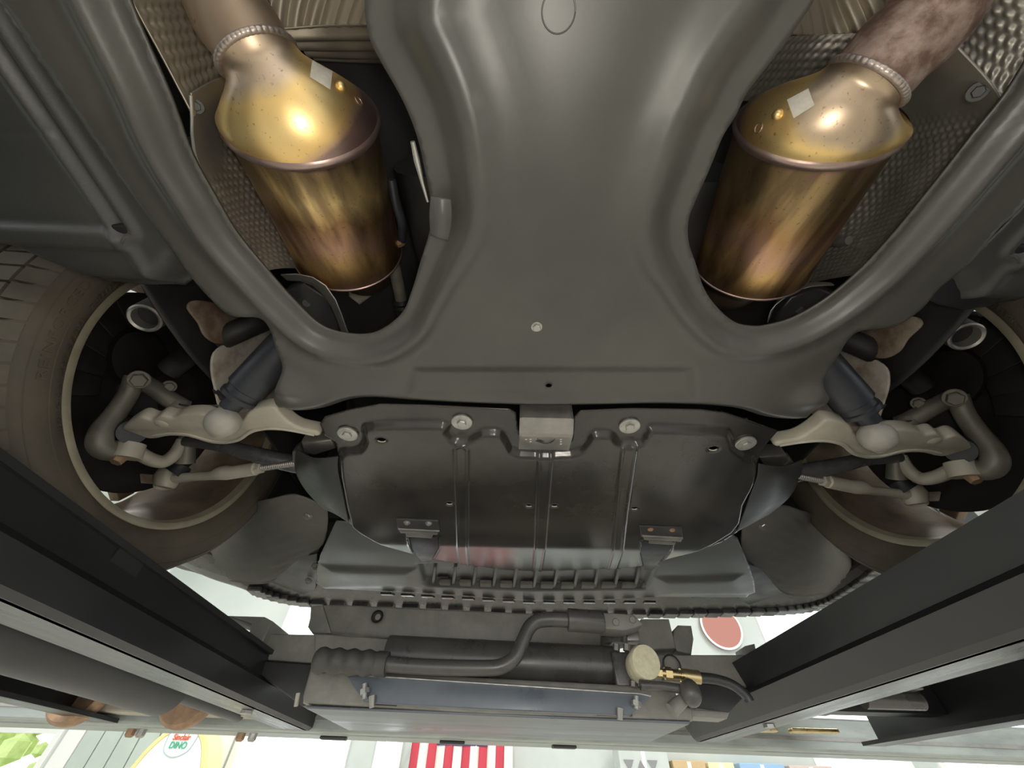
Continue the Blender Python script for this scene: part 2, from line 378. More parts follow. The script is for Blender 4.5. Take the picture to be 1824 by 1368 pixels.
# siding boards on the front wall between the left window and the sign
for k in range(9):
    x = -5.0+k*.215
    b_ = sbox('trim_%d' % (k+1), (x, WY-.03, FL), (x+.20, WY-.002, 1.30), M['wallgreen'] if k not in (0, 8) else M['trimw'])
    if k == 0: tag(b_, 'white corner board beside the far left window', None, kind='structure')
    elif k == 8: tag(b_, 'white corner board beside the wide pale window', None, kind='structure')
    else: tag(b_, 'pale green siding board on the front wall', None, 'siding boards on the front wall', 'structure')
# hedge outside the left window
hv = MB()
for k in range(260):
    c = Vector((random.uniform(-8.2, -5.2), random.uniform(7.6, 8.6), random.uniform(FL, 2.6)))
    hv.ball(c, random.uniform(.10, .22), 6, (1, .8, .8))
M['leaf'] = pm('hedge_leaves', (.38, .48, .16), (.55, .62, .25), 9, .7)
tag(hv.build('hedge', M['leaf']), 'yellow green hedge seen through the far left window', 'hedge', kind='stuff')

# oval sign
def oval_sign():
    root = empty('oval_sign', (-3.62, 5.15, FL), 'thick oval white sign with yellow edge on the front wall', 'sign')
    y0, y1 = 5.15, 5.45; q = PY(322, 1318, y0); cx = q.x; z1 = q.z; z2 = PY(314, 1333, y0).z; a, b = .40, .60; cz = PY(335, 1284, y0).z-b
    n = 64
    def ring(y, sa): return [Vector((cx+(a+sa)*math.cos(2*math.pi*k/n), y, cz+(b+sa)*math.sin(2*math.pi*k/n))) for k in range(n)]
    M['sgn_y'] = plain('sign_yellow', (.80, .68, .30), .4); M['sgn_w'] = plain('sign_white', (.85, .88, .86), .4)
    R = [ring(y1, 0), ring(y0+.02, .0), ring(y0, -.02), ring(y0, -.05), ring(y0+.008, -.055)]
    v = sum(R, []); f = [(i*n+k, i*n+(k+1) % n, (i+1)*n+(k+1) % n, (i+1)*n+k) for i in range(len(R)-1) for k in range(n)]
    mk('drum', v, [tuple(reversed(q)) for q in f]+[tuple(range(n))], M['sgn_y'], root)
    mk('face', ring(y0+.006, -.055), [tuple(reversed(range(n)))], M['sgn_w'], root, smooth=False)
    # standoff bracket to the wall
    MB().tube([(cx-.15, y1, cz), (cx-.15, WY-.035, cz)], .03, 10).tube([(cx+.15, y1, cz), (cx+.15, WY-.035, cz)], .03, 10).build('bracket', M['steel'], root)
    M['sgn_g'] = plain('sign_green', (.05, .42, .26), .5); M['sgn_r'] = plain('sign_red', (.75, .12, .06), .5); M['sgn_line'] = plain('sign_line', (.45, .55, .58), .5)
    def word(body, z, size, mat, sx):
        c = bpy.data.curves.new('word', 'FONT'); c.body = body; c.size = size; c.align_x = 'CENTER'; c.extrude = .002; c.offset = .001
        t = bpy.data.objects.new('lettering', c); COL.objects.link(t)
        me = bpy.data.meshes.new_from_object(t.evaluated_get(bpy.context.evaluated_depsgraph_get())); bpy.data.objects.remove(t)
        me.materials.append(mat); o = ilink(bpy.data.objects.new('lettering', me), root)
        o.matrix_basis = Matrix.Translation((cx, y0, z)) @ Matrix.Rotation(math.pi/2, 4, 'X') @ Matrix.Diagonal((sx, 1, 1, 1))
        o['label'] = 'printed word on the sign'
    word('Sinclair', z1, .062, M['sgn_r'], .95)
    word('DINO', z2, .068, M['sgn_g'], .95)
    sh = MB(); zt = z1+.085-cz; zb_ = z2-.06-cz; pts = [(-.14, zt), (0, zt+.02), (.14, zt), (.13, zb_+.07), (.08, zb_+.02), (0, zb_), (-.08, zb_+.02), (-.13, zb_+.07)]
    sh.tube([Vector((cx+x, y0+.002, cz+z)) for x, z in spline(pts+[pts[0]], 6)], .004, 6); sh.build('shield_outline', M['sgn_line'], root)
    return root
oval_sign()
# hanging striped flag
def flag():
    root = empty('flag', (-.45, 5.6, .6), 'red and white striped flag hanging on the front wall', 'flag')
    M['fl_r'] = plain('flag_red', (.55, .06, .09), .8); M['fl_w'] = plain('flag_white', (.80, .78, .74), .8); M['fl_b'] = plain('flag_blue', (.10, .11, .25), .8)
    x0 = -.985; sw = .090
    def fx(x, z): return 5.6+.02*math.sin(x*24+z*2)
    for k in range(12):
        v = []; nz = 14
        for i in range(nz+1):
            z = -.55+i*(1.1+.0)/nz
            for j in range(4):
                x = x0+sw*(k+j/3); v.append((x, fx(x, z), z))
        f = [(i*4+j, i*4+j+1, i*4+j+5, i*4+j+4) for i in range(nz) for j in range(3)]
        o = mk('stripe', v, f, M['fl_r'] if k % 2 == 0 else M['fl_w'], root); o.modifiers.new('t', 'SOLIDIFY').thickness = .002
    v = [(x0+sw*(3+j/3), fx(x0+sw*(3+j/3), .55)-.004, z) for z in (.44, .58) for j in range(19)]
    mk('canton', v, [(j, j+1, j+20, j+19) for j in range(18)], M['fl_b'], root).modifiers.new('t', 'SOLIDIFY').thickness = .002
    MB().tube([(x0-.05, 5.6, .60), (x0+12.6*sw, 5.6, .60)], .012, 8).tube([(x0, 5.6, .6), (x0, WY-.005, .6)], .01, 8).tube([(x0+12*sw, 5.6, .6), (x0+12*sw, WY-.005, .6)], .01, 8).build('flag_pole', M['steel'], root)
flag()
# things on a shelf at the right of the front wall
tag(sbox('wall_shelf', (1.0, 5.55, -.02), (4.0, 5.98, .02), M['trimw'], bev=.005), 'white wall shelf carrying boxes right of the flag', 'shelf')
M['card'] = pm('cardboard', (.55, .40, .22), (.60, .45, .26), 6, .8); M['bluebox'] = plain('blue_box', (.30, .48, .70), .5); M['pinkbox'] = plain('pink_box', (.62, .50, .46), .6); M['yelbox'] = plain('yellow_box', (.80, .74, .45), .5); M['grey'] = plain('grey_print', (.25, .26, .26), .6)
def carton(x0, x1, z1, mat, label, y0=5.62, y1=5.92):
    r = empty('carton', ((x0+x1)/2, y0, .02), label, 'box')
    MB().box((x0, y0, .0205), (x1, y1, z1), bev=.006).build('box_body', mat, r, smooth=False)
    MB().box(((x0+x1)/2-.02, y0-.002, .03), ((x0+x1)/2+.02, y0, z1-.01)).build('tape', M['trimw'], r, smooth=False)
    return r
c = carton(1.22, 1.74, .46, M['white'], 'white carton with grey triangles on the wall shelf')
for k, up in enumerate((0, 1, 0)):
    x = 1.26+k*.125; z = .365
    t = [(x, 5.615, z), (x+.11, 5.615, z), (x+.055, 5.615, z-.09)] if not up else [(x, 5.615, z-.09), (x+.11, 5.615, z-.09), (x+.055, 5.615, z)]
    MB().prism(t, (0, -.002, 0)).build('triangle_mark', M['grey'], c, smooth=False)
carton(1.78, 2.12, .37, M['card'], 'brown cardboard carton beside the white one on the shelf')
carton(2.15, 2.42, .36, M['yelbox'], 'pale yellow carton in the middle of the wall shelf')
carton(2.48, 2.95, .36, M['bluebox'], 'light blue carton on the wall shelf')
carton(3.0, 3.45, .35, M['pinkbox'], 'dull pink carton at the right end of the shelf')
rs = empty('round_sign', (2.95, 5.96, 1.72), 'faded red oval sign high on the front wall', 'sign')
M['fred'] = plain('faded_red', (.42, .18, .15), .6)
loft([((2.95, 5.99, 1.72), (0, -1, 0), .26), ((2.95, 5.95, 1.72), (0, -1, 0), .26), ((2.95, 5.94, 1.72), (0, -1, 0), .25)], 40).build('sign_plate', M['fred'], rs)
loft([((2.95, 5.945, 1.72), (0, -1, 0), .275), ((2.95, 5.935, 1.72), (0, -1, 0), .275), ((2.95, 5.935, 1.72), (0, -1, 0), .25)], 40, cap=False).build('sign_rim', M['trimw'], rs)

# ------------------------------------------------------------------ vehicle lift (own frame, slightly turned against the car)
YAW = math.radians(1.5)
LM = Matrix.Rotation(YAW, 4, 'Z')
class LB(MB):
    def build(s, name, mat, parent=None, **k):
        s.v = [LM @ Vector(p) for p in s.v]; return MB.build(s, name, mat, parent, **k)
lift = empty('vehicle_lift', LM @ Vector((.03, 0, FL)), 'black four post drive-on lift carrying the car', 'lift')
ZR, ZB = .222, .128
def runway(sgn, xin, xout, top):
    """sgn -1 left, +1 right; xin inner face"""
    r = empty('runway', (0, 0, 0), parent=lift, label='black steel runway under the %s wheels' % ('left' if sgn < 0 else 'right'))
    Y0, Y1 = -3.1, 1.38
    def prof(pts, name, mat, y0=Y0, y1=Y1, **k):
        lb = LB(); lb.prism([(xin+sgn*a, y0, b) for a, b in pts], (0, y1-y0, 0)); return lb.build(name, mat, r, smooth=False, **k)
    prof([(top, ZR), (top*.45, .176), (top*.45-.012, .166), (-.004, ZB+.006), (.004, ZB), (.014, ZB), (.010, .166), (top+.008, ZR)], 'inner_channel', M['runway'])
    prof([(.006, ZB), (.075, ZB), (.075, ZB+.008), (.006, ZB+.008)], 'bottom_flange', M['runway_edge'])
    W = abs(xout-xin)
    prof([(.006, ZR), (.006, ZR-.008), (W, ZR-.008), (W, ZR)], 'deck_plate', M['runway'])
    prof([(W, ZR+.03), (W, ZB), (W-.06, ZB), (W-.06, ZB+.008), (W-.008, ZB+.008), (W-.008, ZR+.03)], 'outer_channel', M['runway'])
    for yb in np.arange(-2.6, 1.2, .62):
        LB().box((min(xin+sgn*.01, xin+sgn*(W-.01)), yb, ZR-.06), (max(xin+sgn*.01, xin+sgn*(W-.01)), yb+.05, ZR-.008)).build('stiffener', M['runway'], r, smooth=False)
    LB().tube([(xin+sgn*.034, 1.05+.0, ZB-.001), (xin+sgn*.034, 1.05, ZB-.006)], .012, 6).build('bolt_head', M['bolt'], r)
    return r
rl = runway(-1, -.470, -.99, .014); rr = runway(1, .552, 1.07, -.028)
LB().tube([(-.64, -.9, .150), (-.64, .98, .150), (-.64, .99, .150)], [.043, .043, .02], 28).tube([(-.64, .98, .150), (-.64, 1.3, .150)], .016, 12).build('hydraulic_cylinder', M['runway'], lift, label='long dark hydraulic cylinder below the left runway')
BM = Matrix.Translation((0, 1.41, 0)) @ Matrix.Rotation(math.radians(6.5), 4, 'Z') @ Matrix.Translation((0, -1.66, 0))
cb = LB().box((-2.0, 1.66, .126), (2.03, 1.70, .205), BM, bev=.006).build('cross_beam', M['cross'], lift, smooth=False, label='grey steel cross beam between the posts')
LB().box((-2.0, 1.70, .124), (2.03, 1.80, .140), BM, bev=.003).build('beam_plate', M['cross'], cb, smooth=False)
LB().box((-2.0, 1.655, .150), (2.03, 1.66, .158), BM).build('beam_lip', M['steel'], cb, smooth=False)
for x in (-.42, -.10, .22): LB().box((x-.035, 1.71, .117), (x+.035, 1.735, .1242), BM, bev=.003).build('cover_clip', M['black'], cb, smooth=False)
for x, c in ((-.93, 'rustbolt'), (-.905, 'bolt'), (-.66, 'rustbolt'), (-.63, 'bolt')):
    LB().tube([BM @ Vector(q) for q in ((x, 1.73, .126), (x, 1.73, .112), (x, 1.73, .108))], [.011, .011, .007], 8).build('bolt', M[c], cb)
sh_ = LB()
for x0, x1, z in ((-1.05, -.86, .148), (-.80, -.58, .150)): sh_.box((x0, 1.60, z-.006), (x1, 1.655, z+.012), BM, bev=.004)
sh_.build('pulley_guard', M['alu'], cb, smooth=False)
for k, x in enumerate((-.99, -.73)):
    lb = LB(); ring = [(x+.06*math.cos(a), 1.52, .18+.035*math.sin(a)) for a in np.linspace(0, 2*math.pi, 25)]
    lb.tube([(x, 1.20, .172), (x, 1.21, .172), (x, 1.23, .172), (x, 1.24, .172)], [.055, .062, .062, .055], 28); lb.build('cable_pulley', M['rustbolt'], lift, label='rust brown cable pulley at the end of the runway')
LB().tube([(-.97, .2, .178), (-.97, 1.2, .175)], .008, 8).build('lift_cable', M['bolt'], lift)
lb = LB()
for k in range(26): lb.tube([(-.88+.0, .66+k*.008, .165), (-.88, .667+k*.008, .165)], [.020, .016], 10)
lb.build('cable_end_spring', M['brass'], lift)
# plates in the underside of the right runway
for x0, x1, y0, y1, z, m, nm in ((.63, .76, 1.02, 1.36, .192, 'alu', 'rubbed_plate'), (.83, .93, 1.0, 1.36, .185, 'steel', 'pulley_bracket')):
    LB().box((x0, y0, z), (x1, y1, z+.008), bev=.002).build(nm, M[m], lift, smooth=False)
LB().tube([(.88, 1.2, .185), (.88, 1.2, .1835)], .014, 20).build('bracket_hole', M['deep'], lift)
LB().tube([(.81, 1.04, .172), (.94, 1.04, .172)], .017, 16).build('guide_roller', M['jack_blk'], lift)
LB().box((.62, 1.36, .150), (.78, 1.385, .163), bev=.003).build('guide_strip', M['brass'], lift, smooth=False)
LB().box((.82, 1.36, .150), (.95, 1.385, .160), bev=.003).build('guide_strip', M['brass'], lift, smooth=False)
for sx in (-2.12, 2.15):
    p = empty('post', (0, 0, 0), parent=lift, label='tall square steel post at the front %s of the lift' % ('left' if sx < 0 else 'right'))
    LB().box((sx-.09, 1.40+sx*.096-.05, FL), (sx+.09, 1.58+sx*.096-.05, 1.5), bev=.01).build('column', M['runway'], p, smooth=False)
    LB().box((sx-.2, 1.28+sx*.096, FL), (sx+.2, 1.6+sx*.096, FL+.02), bev=.004).build('base_plate', M['runway'], p, smooth=False)

# ------------------------------------------------------------------ the car
car = empty('car', (X0, .55, .222), 'lifted car seen from below, its dark underbody with two catalytic converters', 'car')
WC = (.548, .549)               # front axle: y, z
ZT = .40                        # belly height above the camera
b_flange = bolt_mesh('flanged_bolt', .0075, .006, M['bolt'], flange=.0165)
b_small = bolt_mesh('small_bolt', .005, .004, M['bolt'], flange=.007)
b_black = bolt_mesh('black_bolt', .006, .005, M['black'], flange=.010)
b_copper = bolt_mesh('copper_screw', .0045, .003, M['copper'], flange=.006)
b_big = bolt_mesh('big_bolt', .010, .010, M['knuckle'], flange=.013)

# body shell: floor pan, fenders, bumper (dark, closes the car above the parts)
bs = MB()
bs.box((X0-.46, -3.2, .70), (X0+.46, 1.30, 1.3)).box((X0-.93, -3.2, .97), (X0+.93, 1.45, 1.35), bev=.05)
for s in (-1, 1):
    a, b = sorted((X0+s*.46, X0+s*.93)); bs.box((a, -3.2, .50), (b, .10, .97), bev=.03); bs.box((a, 1.02, .56), (b, 1.42, .97), bev=.05)
bs.box((X0-.9, 1.26, .50), (X0+.9, 1.50, .97), bev=.06)
bs.build('body_shell', M['body'], car, smooth=False)

# --- belly tray with its two long openings
LH = [(195, -70), (207, 0), (280, 165), (325, 280), (370, 360), (410, 425), (465, 490), (515, 545), (565, 590), (615, 605), (665, 602), (710, 570), (730, 525), (745, 475), (760, 425), (766, 385), (750, 300), (735, 240), (710, 180), (670, 110), (650, 70), (642, 30), (640, 0), (638, -70)]
RH = [(1500, -70), (1467, 0), (1437, 45), (1412, 80), (1377, 125), (1342, 170), (1322, 210), (1297, 250), (1272, 310), (1247, 365), (1234, 400), (1234, 440), (1247, 480), (1262, 525), (1287, 560), (1317, 585), (1347, 592), (1377, 590), (1427, 575), (1487, 540), (1542, 495), (1582, 455), (1627, 405), (1677, 345), (1722, 290), (1762, 240), (1824, 165), (1890, 60)]
OL = [(-122, -172), (0, 8), (120, 185), (245, 368), (300, 442), (338, 495), (368, 529), (408, 563), (460, 569), (479, 590), (491, 624), (503, 655), (496, 685), (488, 715), (505, 738), (526, 742), (572, 736), (618, 721), (664, 717), (756, 724), (922, 731), (1060, 731), (1186, 729), (1308, 735), (1370, 752), (1431, 757), (1455, 745), (1467, 728), (1471, 702), (1464, 681), (1494, 634), (1514, 604), (1537, 590), (1582, 585), (1612, 575), (1647, 550), (1677, 515), (1732, 470), (1782, 410), (1824, 370), (1960, 200)]
lh = spline(xy(LH, ZT), 5); rh = spline(xy(RH, ZT), 5); ol = spline(xy(OL, ZT), 4)
yb = -.42
def close_back(h, x1, x0):
    return np.concatenate([h, np.array([[x1, yb], [x0, yb]])])
lhp = np.concatenate([lh, [[-.16, -.25], [-.16, yb+.05], [-.36, yb+.05], [-.36, -.2]]])
rhp = np.concatenate([[[.46, yb+.05], [.28, yb+.05], [.27, -.25]], rh, [[.47, -.2]]])
outp = np.concatenate([[[-.48, yb], [-.47, -.25]], ol, [[.60, -.25], [.61, yb]]])
swage = xy([(738, 662), (1228, 662), (1232, 712), (730, 708)], ZT)
cre_l = xy([(700, 85), (725, 140), (745, 205), (772, 300)], ZT); cre_r = xy([(1400, 60), (1350, 150), (1310, 215), (1280, 290)], ZT)
drain = P(978, 694, ZT); bd = [P(508, 690, ZT), P(1452, 705, ZT)]
front_edge = ol[4*14:4*27]
def tray_z(V):
    z = np.full(len(V), ZT)
    for h in (lhp, rhp):
        d = dline(V, h); ax_ = np.abs(V[:, 0]-X0); d = d/(1+.75*sstep(.23, .18, ax_)*sstep(.26, .10, V[:, 1]))
        z += .013*(1-sstep(.010, .026, d)) - .0065*np.exp(-((d-.031)/.0085)**2) + .002*np.exp(-((d-.052)/.012)**2)
    s = dline(V, swage); i = inpoly(V, swage); sd = np.where(i, s, -s)
    z += .008*sstep(-.012, .010, sd)
    for b in bd: z -= .014*np.exp(-((V[:, 0]-b.x)**2+(V[:, 1]-b.y)**2)/(2*.017**2))
    d = dline(V, front_edge, False); z += .012*(1-sstep(.0, .016, d))
    # arms rise a little outwards and the tunnel sags towards the rear
    ax = np.abs(V[:, 0]-X0); z += .05*np.clip(ax-.30, 0, 1)**1.5
    return z
hole = np.array([[drain.x+.0045*math.cos(a), drain.y+.0045*math.sin(a)] for a in np.linspace(0, 2*math.pi, 13)[:-1]])
tray = panel('underbody_tray', outp, [lhp, rhp, hole], tray_z, .0045, .014, M['tray'], car, band=.062, thick=.003, feat=((swage, True), (front_edge, False)), label='large dark grey plastic belly tray with two long openings')
place('tray_bolt', b_small, P(956, 582, ZT), DOWN, tray, 1.0)
cpt = P(995, 20, ZT)
MB().tube([Vector((cpt.x+.0125*math.cos(a), cpt.y+.0125*math.sin(a), ZT-.0001)) for a in np.linspace(0, 2*math.pi, 33)], .0006, 6, cap=False).build('mould_mark', M['tray'], tray)
# torn clip and foil tab on the inner edge of the left opening
MB().tube([P(735, 252, ZT+.006), P(742, 285, ZT+.008), P(752, 325, ZT+.008), P(762, 360, ZT+.006)], [.0022, .003, .0018, .0012], 8).build('edge_clip', M['bolt'], tray, label='pale torn foil edge')
patch('foil_tab', [[P(768, 350, .398), P(785, 352, .396), P(803, 355, .3985)], [P(766, 385, .397), P(786, 388, .392), P(804, 392, .397)], [P(768, 418, .397), P(783, 424, .3935), P(798, 428, .398)]], 14, 14, M['tray'], tray, label='bent tab over the tray edge', flip=True)

# --- outer floor panels
FP = [(-122, -172), (0, 8), (120, 185), (245, 368), (335, 487), (322, 512), (300, 530), (225, 531), (151, 524), (75, 494), (0, 462), (-260, 360)]
def floor_panel():
    z0 = .412
    p = xy([(a+6, b-3) if k < 5 else (a, b) for k, (a, b) in enumerate(FP)], z0); out = np.concatenate([[[-.47, -.42]], p, [[-.92, p[-1][1]], [-.92, -.42]]])
    rdg = xy([(-90, -60), (0, 78), (110, 242), (217, 403)], z0); rdg2 = xy([(222, 425), (262, 492), (292, 520)], z0); cross = xy([(-300, 402), (0, 416), (205, 426)], z0)
    seam = xy([(-200, 240), (0, 237), (92, 232)], z0); fr = p[4:]
    def zf(V):
        z = np.full(len(V), z0)
        d = dline(V, rdg, False); z += -.006*np.exp(-((d-.011)/.0055)**2)+.003*np.exp(-(d/.005)**2)
        z += -.006*np.exp(-(dline(V, rdg2, False)/.008)**2)
        d = dline(V, cross, False); z += -.008*(1-sstep(.006, .016, d))
        z += .0012*np.exp(-(dline(V, seam, False)/.002)**2)
        d = dline(V, fr, False); z += .035*(1-sstep(0, .04, d))**1.6
        return z
    fp = panel('floor_panel', out, [], zf, .0032, .016, M['floorpanel'], car, band=.03, thick=.003, feat=((rdg, False), (rdg2, False), (cross, False), (seam, False)), label='black plastic floor panel beside the sill')
    n0 = P(214, 414, z0-.006)
    MB().box((n0.x-.012, n0.y-.007, z0-.004), (n0.x+.010, n0.y+.008, z0+.004), bev=.002).build('notch', M['deep'], fp, smooth=False)
    MB().tube([P(205, 430, z0-.009), P(216, 432, z0-.009), P(222, 422, z0-.007), P(235, 418, z0-.004)], .0018, 8).build('notch_edge', M['tray'], fp)
    return fp
for MIRROR in (False, True): floor_panel()
MIRROR = False

MB().prism([P(a, b, .425) for a, b in ((1640, 530), (1690, 492), (1740, 482), (1798, 488), (1813, 506), (1800, 530), (1765, 550), (1720, 556), (1680, 548))], (0, 0, .05), bev=.008).build('sill_hollow_shade', M['deep'], car, label='black solid standing in for the shaded hollow at the end of the right sill')  # black solid stands in for the shade inside a hollow

# --- skid plate under the engine
def sk_base(y): return ZT+.004+.205*np.maximum(0, np.sqrt((y-.845)**2+.00015)+(y-.845)-.0)*.5
def SK(px, py):
    z = ZT
    for _ in range(12): p = P(px, py, z); z = float(sk_base(p.y))
    return np.array([p.x, p.y])
SKO = [(570, 755), (578, 743), (618, 731), (676, 720), (756, 722), (908, 729), (919, 736), (923, 765), (932, 790), (1012, 793), (1020, 785), (1023, 742), (1034, 732), (1124, 728), (1247, 730), (1293, 736), (1339, 751), (1385, 768), (1366, 790), (1354, 807), (1347, 836), (1351, 852), (1336, 882), (1314, 947), (1287, 965), (1247, 978), (1201, 990), (1155, 1007), (1124, 1015), (1095, 1012), (1072, 1012), (1044, 1021), (940, 1022), (861, 1015), (842, 1005), (828, 1002), (793, 1007), (756, 996), (726, 975), (680, 962), (637, 947), (618, 926), (609, 864), (600, 836), (603, 812), (598, 787), (578, 775)]
PAN = [(605, 830), (608, 800), (640, 793), (650, 776), (647, 764), (665, 750), (790, 749), (800, 765), (812, 776), (832, 776), (848, 768), (862, 762), (893, 764), (906, 782), (925, 800), (1016, 800), (1040, 786), (1050, 770), (1062, 765), (1090, 767), (1102, 780), (1120, 784), (1138, 780), (1150, 762), (1166, 755), (1280, 760), (1300, 770), (1306, 788), (1325, 803), (1345, 815), (1345, 850), (1325, 890), (1305, 940), (1200, 985), (1124, 1003), (940, 1010), (842, 1000), (756, 985), (640, 942), (622, 915), (612, 870)]
sko = np.array([SK(*p) for p in SKO]); pan = spline(np.array([SK(*p) for p in PAN]), 3, True)
ribs = [np.array([SK(*p) for p in r]) for r in ([(823, 790), (825, 900), (829, 1004)], [(971, 802), (965, 900), (955, 1018)], [(1117, 792), (1104, 900), (1086, 1011)])]
dim = [[SK(*p) for p in r] for r in ([(728, 945), (783, 945), (785, 965), (765, 1000), (757, 1000), (735, 970)], [(1140, 952), (1195, 952), (1193, 968), (1160, 1008), (1145, 1008), (1137, 975)])]
dim = [np.array(d) for d in dim]
holes = []
for hx, hy, r in ((802, 887, .004), (942, 891, .004), (987, 891, .004), (1128, 896, .004), (683, 774, .005), (1266, 789, .005)):
    c = SK(hx, hy); holes.append(np.array([[c[0]+r*1.3*math.cos(a), c[1]+r*.85*math.sin(a)] for a in np.linspace(0, 2*math.pi, 15)[:-1]]))
def skid_z(V):
    z = sk_base(V[:, 1])
    s = dline(V, pan); i = inpoly(V, pan); sd = np.where(i, s, -s)
    z = z-.013*sstep(-.003, .010, sd)
    for r in ribs:
        d = dline(V, r, False); z = z-.0015*(1-sstep(.0085, .0105, d))-.0034*np.exp(-((d-.0105)/.0021)**2)
    for q in dim:
        s = dline(V, q); i = inpoly(V, q); sd = np.where(i, s, -s); z = z+.009*sstep(-.001, .006, sd)-.0025*np.exp(-(sd/.0025)**2)
    for h in holes: z = z+.0025*np.exp(-(np.maximum(0, dline(V, h))/.0025)**2)
    return z
skid = panel('skid_plate', sko, holes, skid_z, .0026, .009, M['skid'], car, band=.018, thick=.003, feat=[(pan, True)]+[(r, False) for r in ribs]+[(q, True) for q in dim], label='glossy black skid plate with three pressed ribs')
for h in holes:
    zc_ = float(skid_z(h.mean(0)[None])[0]); c_ = h.mean(0); rx, ry = np.ptp(h[:, 0])/2, np.ptp(h[:, 1])/2
    MB().tube([Vector((c_[0]+rx*1.02*math.cos(t), c_[1]+ry*1.05*math.sin(t), zc_+.0012)) for t in np.linspace(math.radians(15), math.radians(165), 13)], [.0002]+[.0009]*11+[.0002], 6).build('hole_glint', M['etch'], skid)  # pale crescents paint a highlight on the front edge of each hole
for hx, hy in ((620, 771), (823, 750), (1121, 757), (1327, 788)):
    c = SK(hx, hy); z = float(skid_z(c[None])[0]); place('plate_bolt', b_flange, (c[0], c[1], z-.0015), DOWN, skid, 1.0, label='washer headed bolt')
for k, (bx, by, m) in enumerate(((747, 923, b_small), (1174, 935, b_copper))):
    cs = [SK(bx-38, by-11), SK(bx+36, by-8), SK(bx+39, by+13), SK(bx-35, by+9)]
    def zz(c): return float(sk_base(c[1]))-.0135
    mb = MB().prism([(c[0], c[1], zz(c)-.003) for c in cs], (0, 0, .006), bev=.0018)
    br = mb.build('jacking_bracket', M['black'] if k == 0 else M['black'], skid)
    lo = [SK(bx-34, by+4), SK(bx+38, by+8), SK(bx+34, by+15), SK(bx-30, by+11)]
    MB().prism([(c[0], c[1], zz(c)-.006) for c in lo], (0, 0, .004), bev=.0015).build('bracket_lip', M['steel'], br)
    lo = [SK(bx-22, by+16), SK(bx+26, by+19), SK(bx+24, by+24), SK(bx-21, by+21)]
    MB().prism([(c[0], c[1], zz(c)-.002) for c in lo], (0, 0, .003), bev=.0006).build('bracket_tag', M['steel'], br)
    fl = [(c[0], c[1], float(sk_base(c[1]))-.0125) for c in (dim[k]-dim[k].mean(0))*.93+dim[k].mean(0)]
    MB().prism(fl, (0, 0, .002), bev=.0006).build('recess_shade', M['boot'], br, smooth=True)  # dark sheet laid over the recess as painted shade
    for dx in (-19, 19):
        c = SK(bx+dx, by-5+dx*.03); place('bracket_screw', m, (c[0], c[1], zz(c)-.003), DOWN, br)
# side wings of the skid plate
def wing(pts, name='skid_wing'):
    q = [P(a, b, z) for a, b, z in pts]
    return MB().prism(q, (0, 0, .003), bev=.001).build(name, M['skid'], car, smooth=True)
w1 = patch('skid_wing', [[P(528, 800, .425), P(560, 815, .408), P(603, 812, .402)], [P(527, 838, .425), P(566, 832, .404), P(603, 838, .400)], [P(545, 872, .43), P(575, 880, .408), P(612, 880, .400)], [P(575, 905, .43), P(598, 915, .412), P(622, 930, .402)]], 30, 24, M['black'], car, flip=True, label='black side wing of the skid plate')
w2 = patch('skid_wing', [[P(1428, 818, .425), P(1392, 830, .408), P(1350, 825, .402)], [P(1424, 850, .425), P(1388, 850, .404), P(1347, 850, .400)], [P(1405, 885, .43), P(1370, 895, .408), P(1332, 890, .400)], [P(1370, 915, .43), P(1342, 930, .412), P(1312, 946, .402)]], 30, 24, M['black'], car, label='black side wing of the skid plate')
for s, pts in ((0, [(536, 788), (590, 783), (597, 800), (560, 812), (540, 806)]), (1, [(1352, 815), (1402, 812), (1410, 826), (1392, 838), (1362, 830)])):
    MB().prism([P(a, b, .43) for a, b in pts], (0, 0, .03), bev=.004).build('subframe_pad', M['steel'], car)
# damper block under the plate
def block():
    c = SK(973, 768); x0, x1 = P(925, 770, .385).x, P(1020, 770, .385).x
    y0, y1 = P(973, 742, .395).y, P(973, 770, .385).y
    # cross section: shallow face to the rear, then the stamped face
    def sec(x, b): return [Vector((x, y0+b, .425)), Vector((x, y0+b*.5, .392)), Vector((x, y1-.004, .379+b*.3)), Vector((x, y1+.004, .379+b*.3)), Vector((x, y1+.045, .387)), Vector((x, y1+.045, .425))]
    S_ = [sec(x0, .003), sec(x0+.004, 0), sec(x1-.004, 0), sec(x1, .003)]
    v = sum(S_, []); n = 6; f = [(i*n+k, i*n+(k+1) % n, (i+1)*n+(k+1) % n, (i+1)*n+k) for i in range(3) for k in range(n)]
    f += [tuple(range(n)), tuple(reversed(range(18, 24)))]
    o = mk('damper_block', v, [tuple(reversed(q)) for q in f], M['steel'], car, smooth=False, label='small grey metal block with a stamped face')
    cc = P(973, 780, .381)
    MB().tube([cc+Vector((.013*math.cos(a), .013*math.sin(a), -.0005+.08*0)) for a in np.linspace(0, 2*math.pi, 29)], .0008, 6, cap=False).build('round_stamp', M['skid'], o)
    d = P(962, 786, .3805); MB().prism([d+Vector((-.007, 0, 0)), d+Vector((0, .004, 0)), d+Vector((.006, .001, 0)), d+Vector((0, -.004, 0))], (0, 0, .001)).build('stamp_notch', M['deep'], o, smooth=False)
    for px_, rows in ((937, 3), (945, 4), (999, 5), (1006, 1)):
        for k in range(rows):
            q = P(px_, 774+k*4.2, .3803); MB().box((q.x-.0014, q.y-.0010, q.z-.0006), (q.x+.0014, q.y+.0010, q.z+.0006)).build('stamped_character', M['etch'], o, smooth=False)
block()

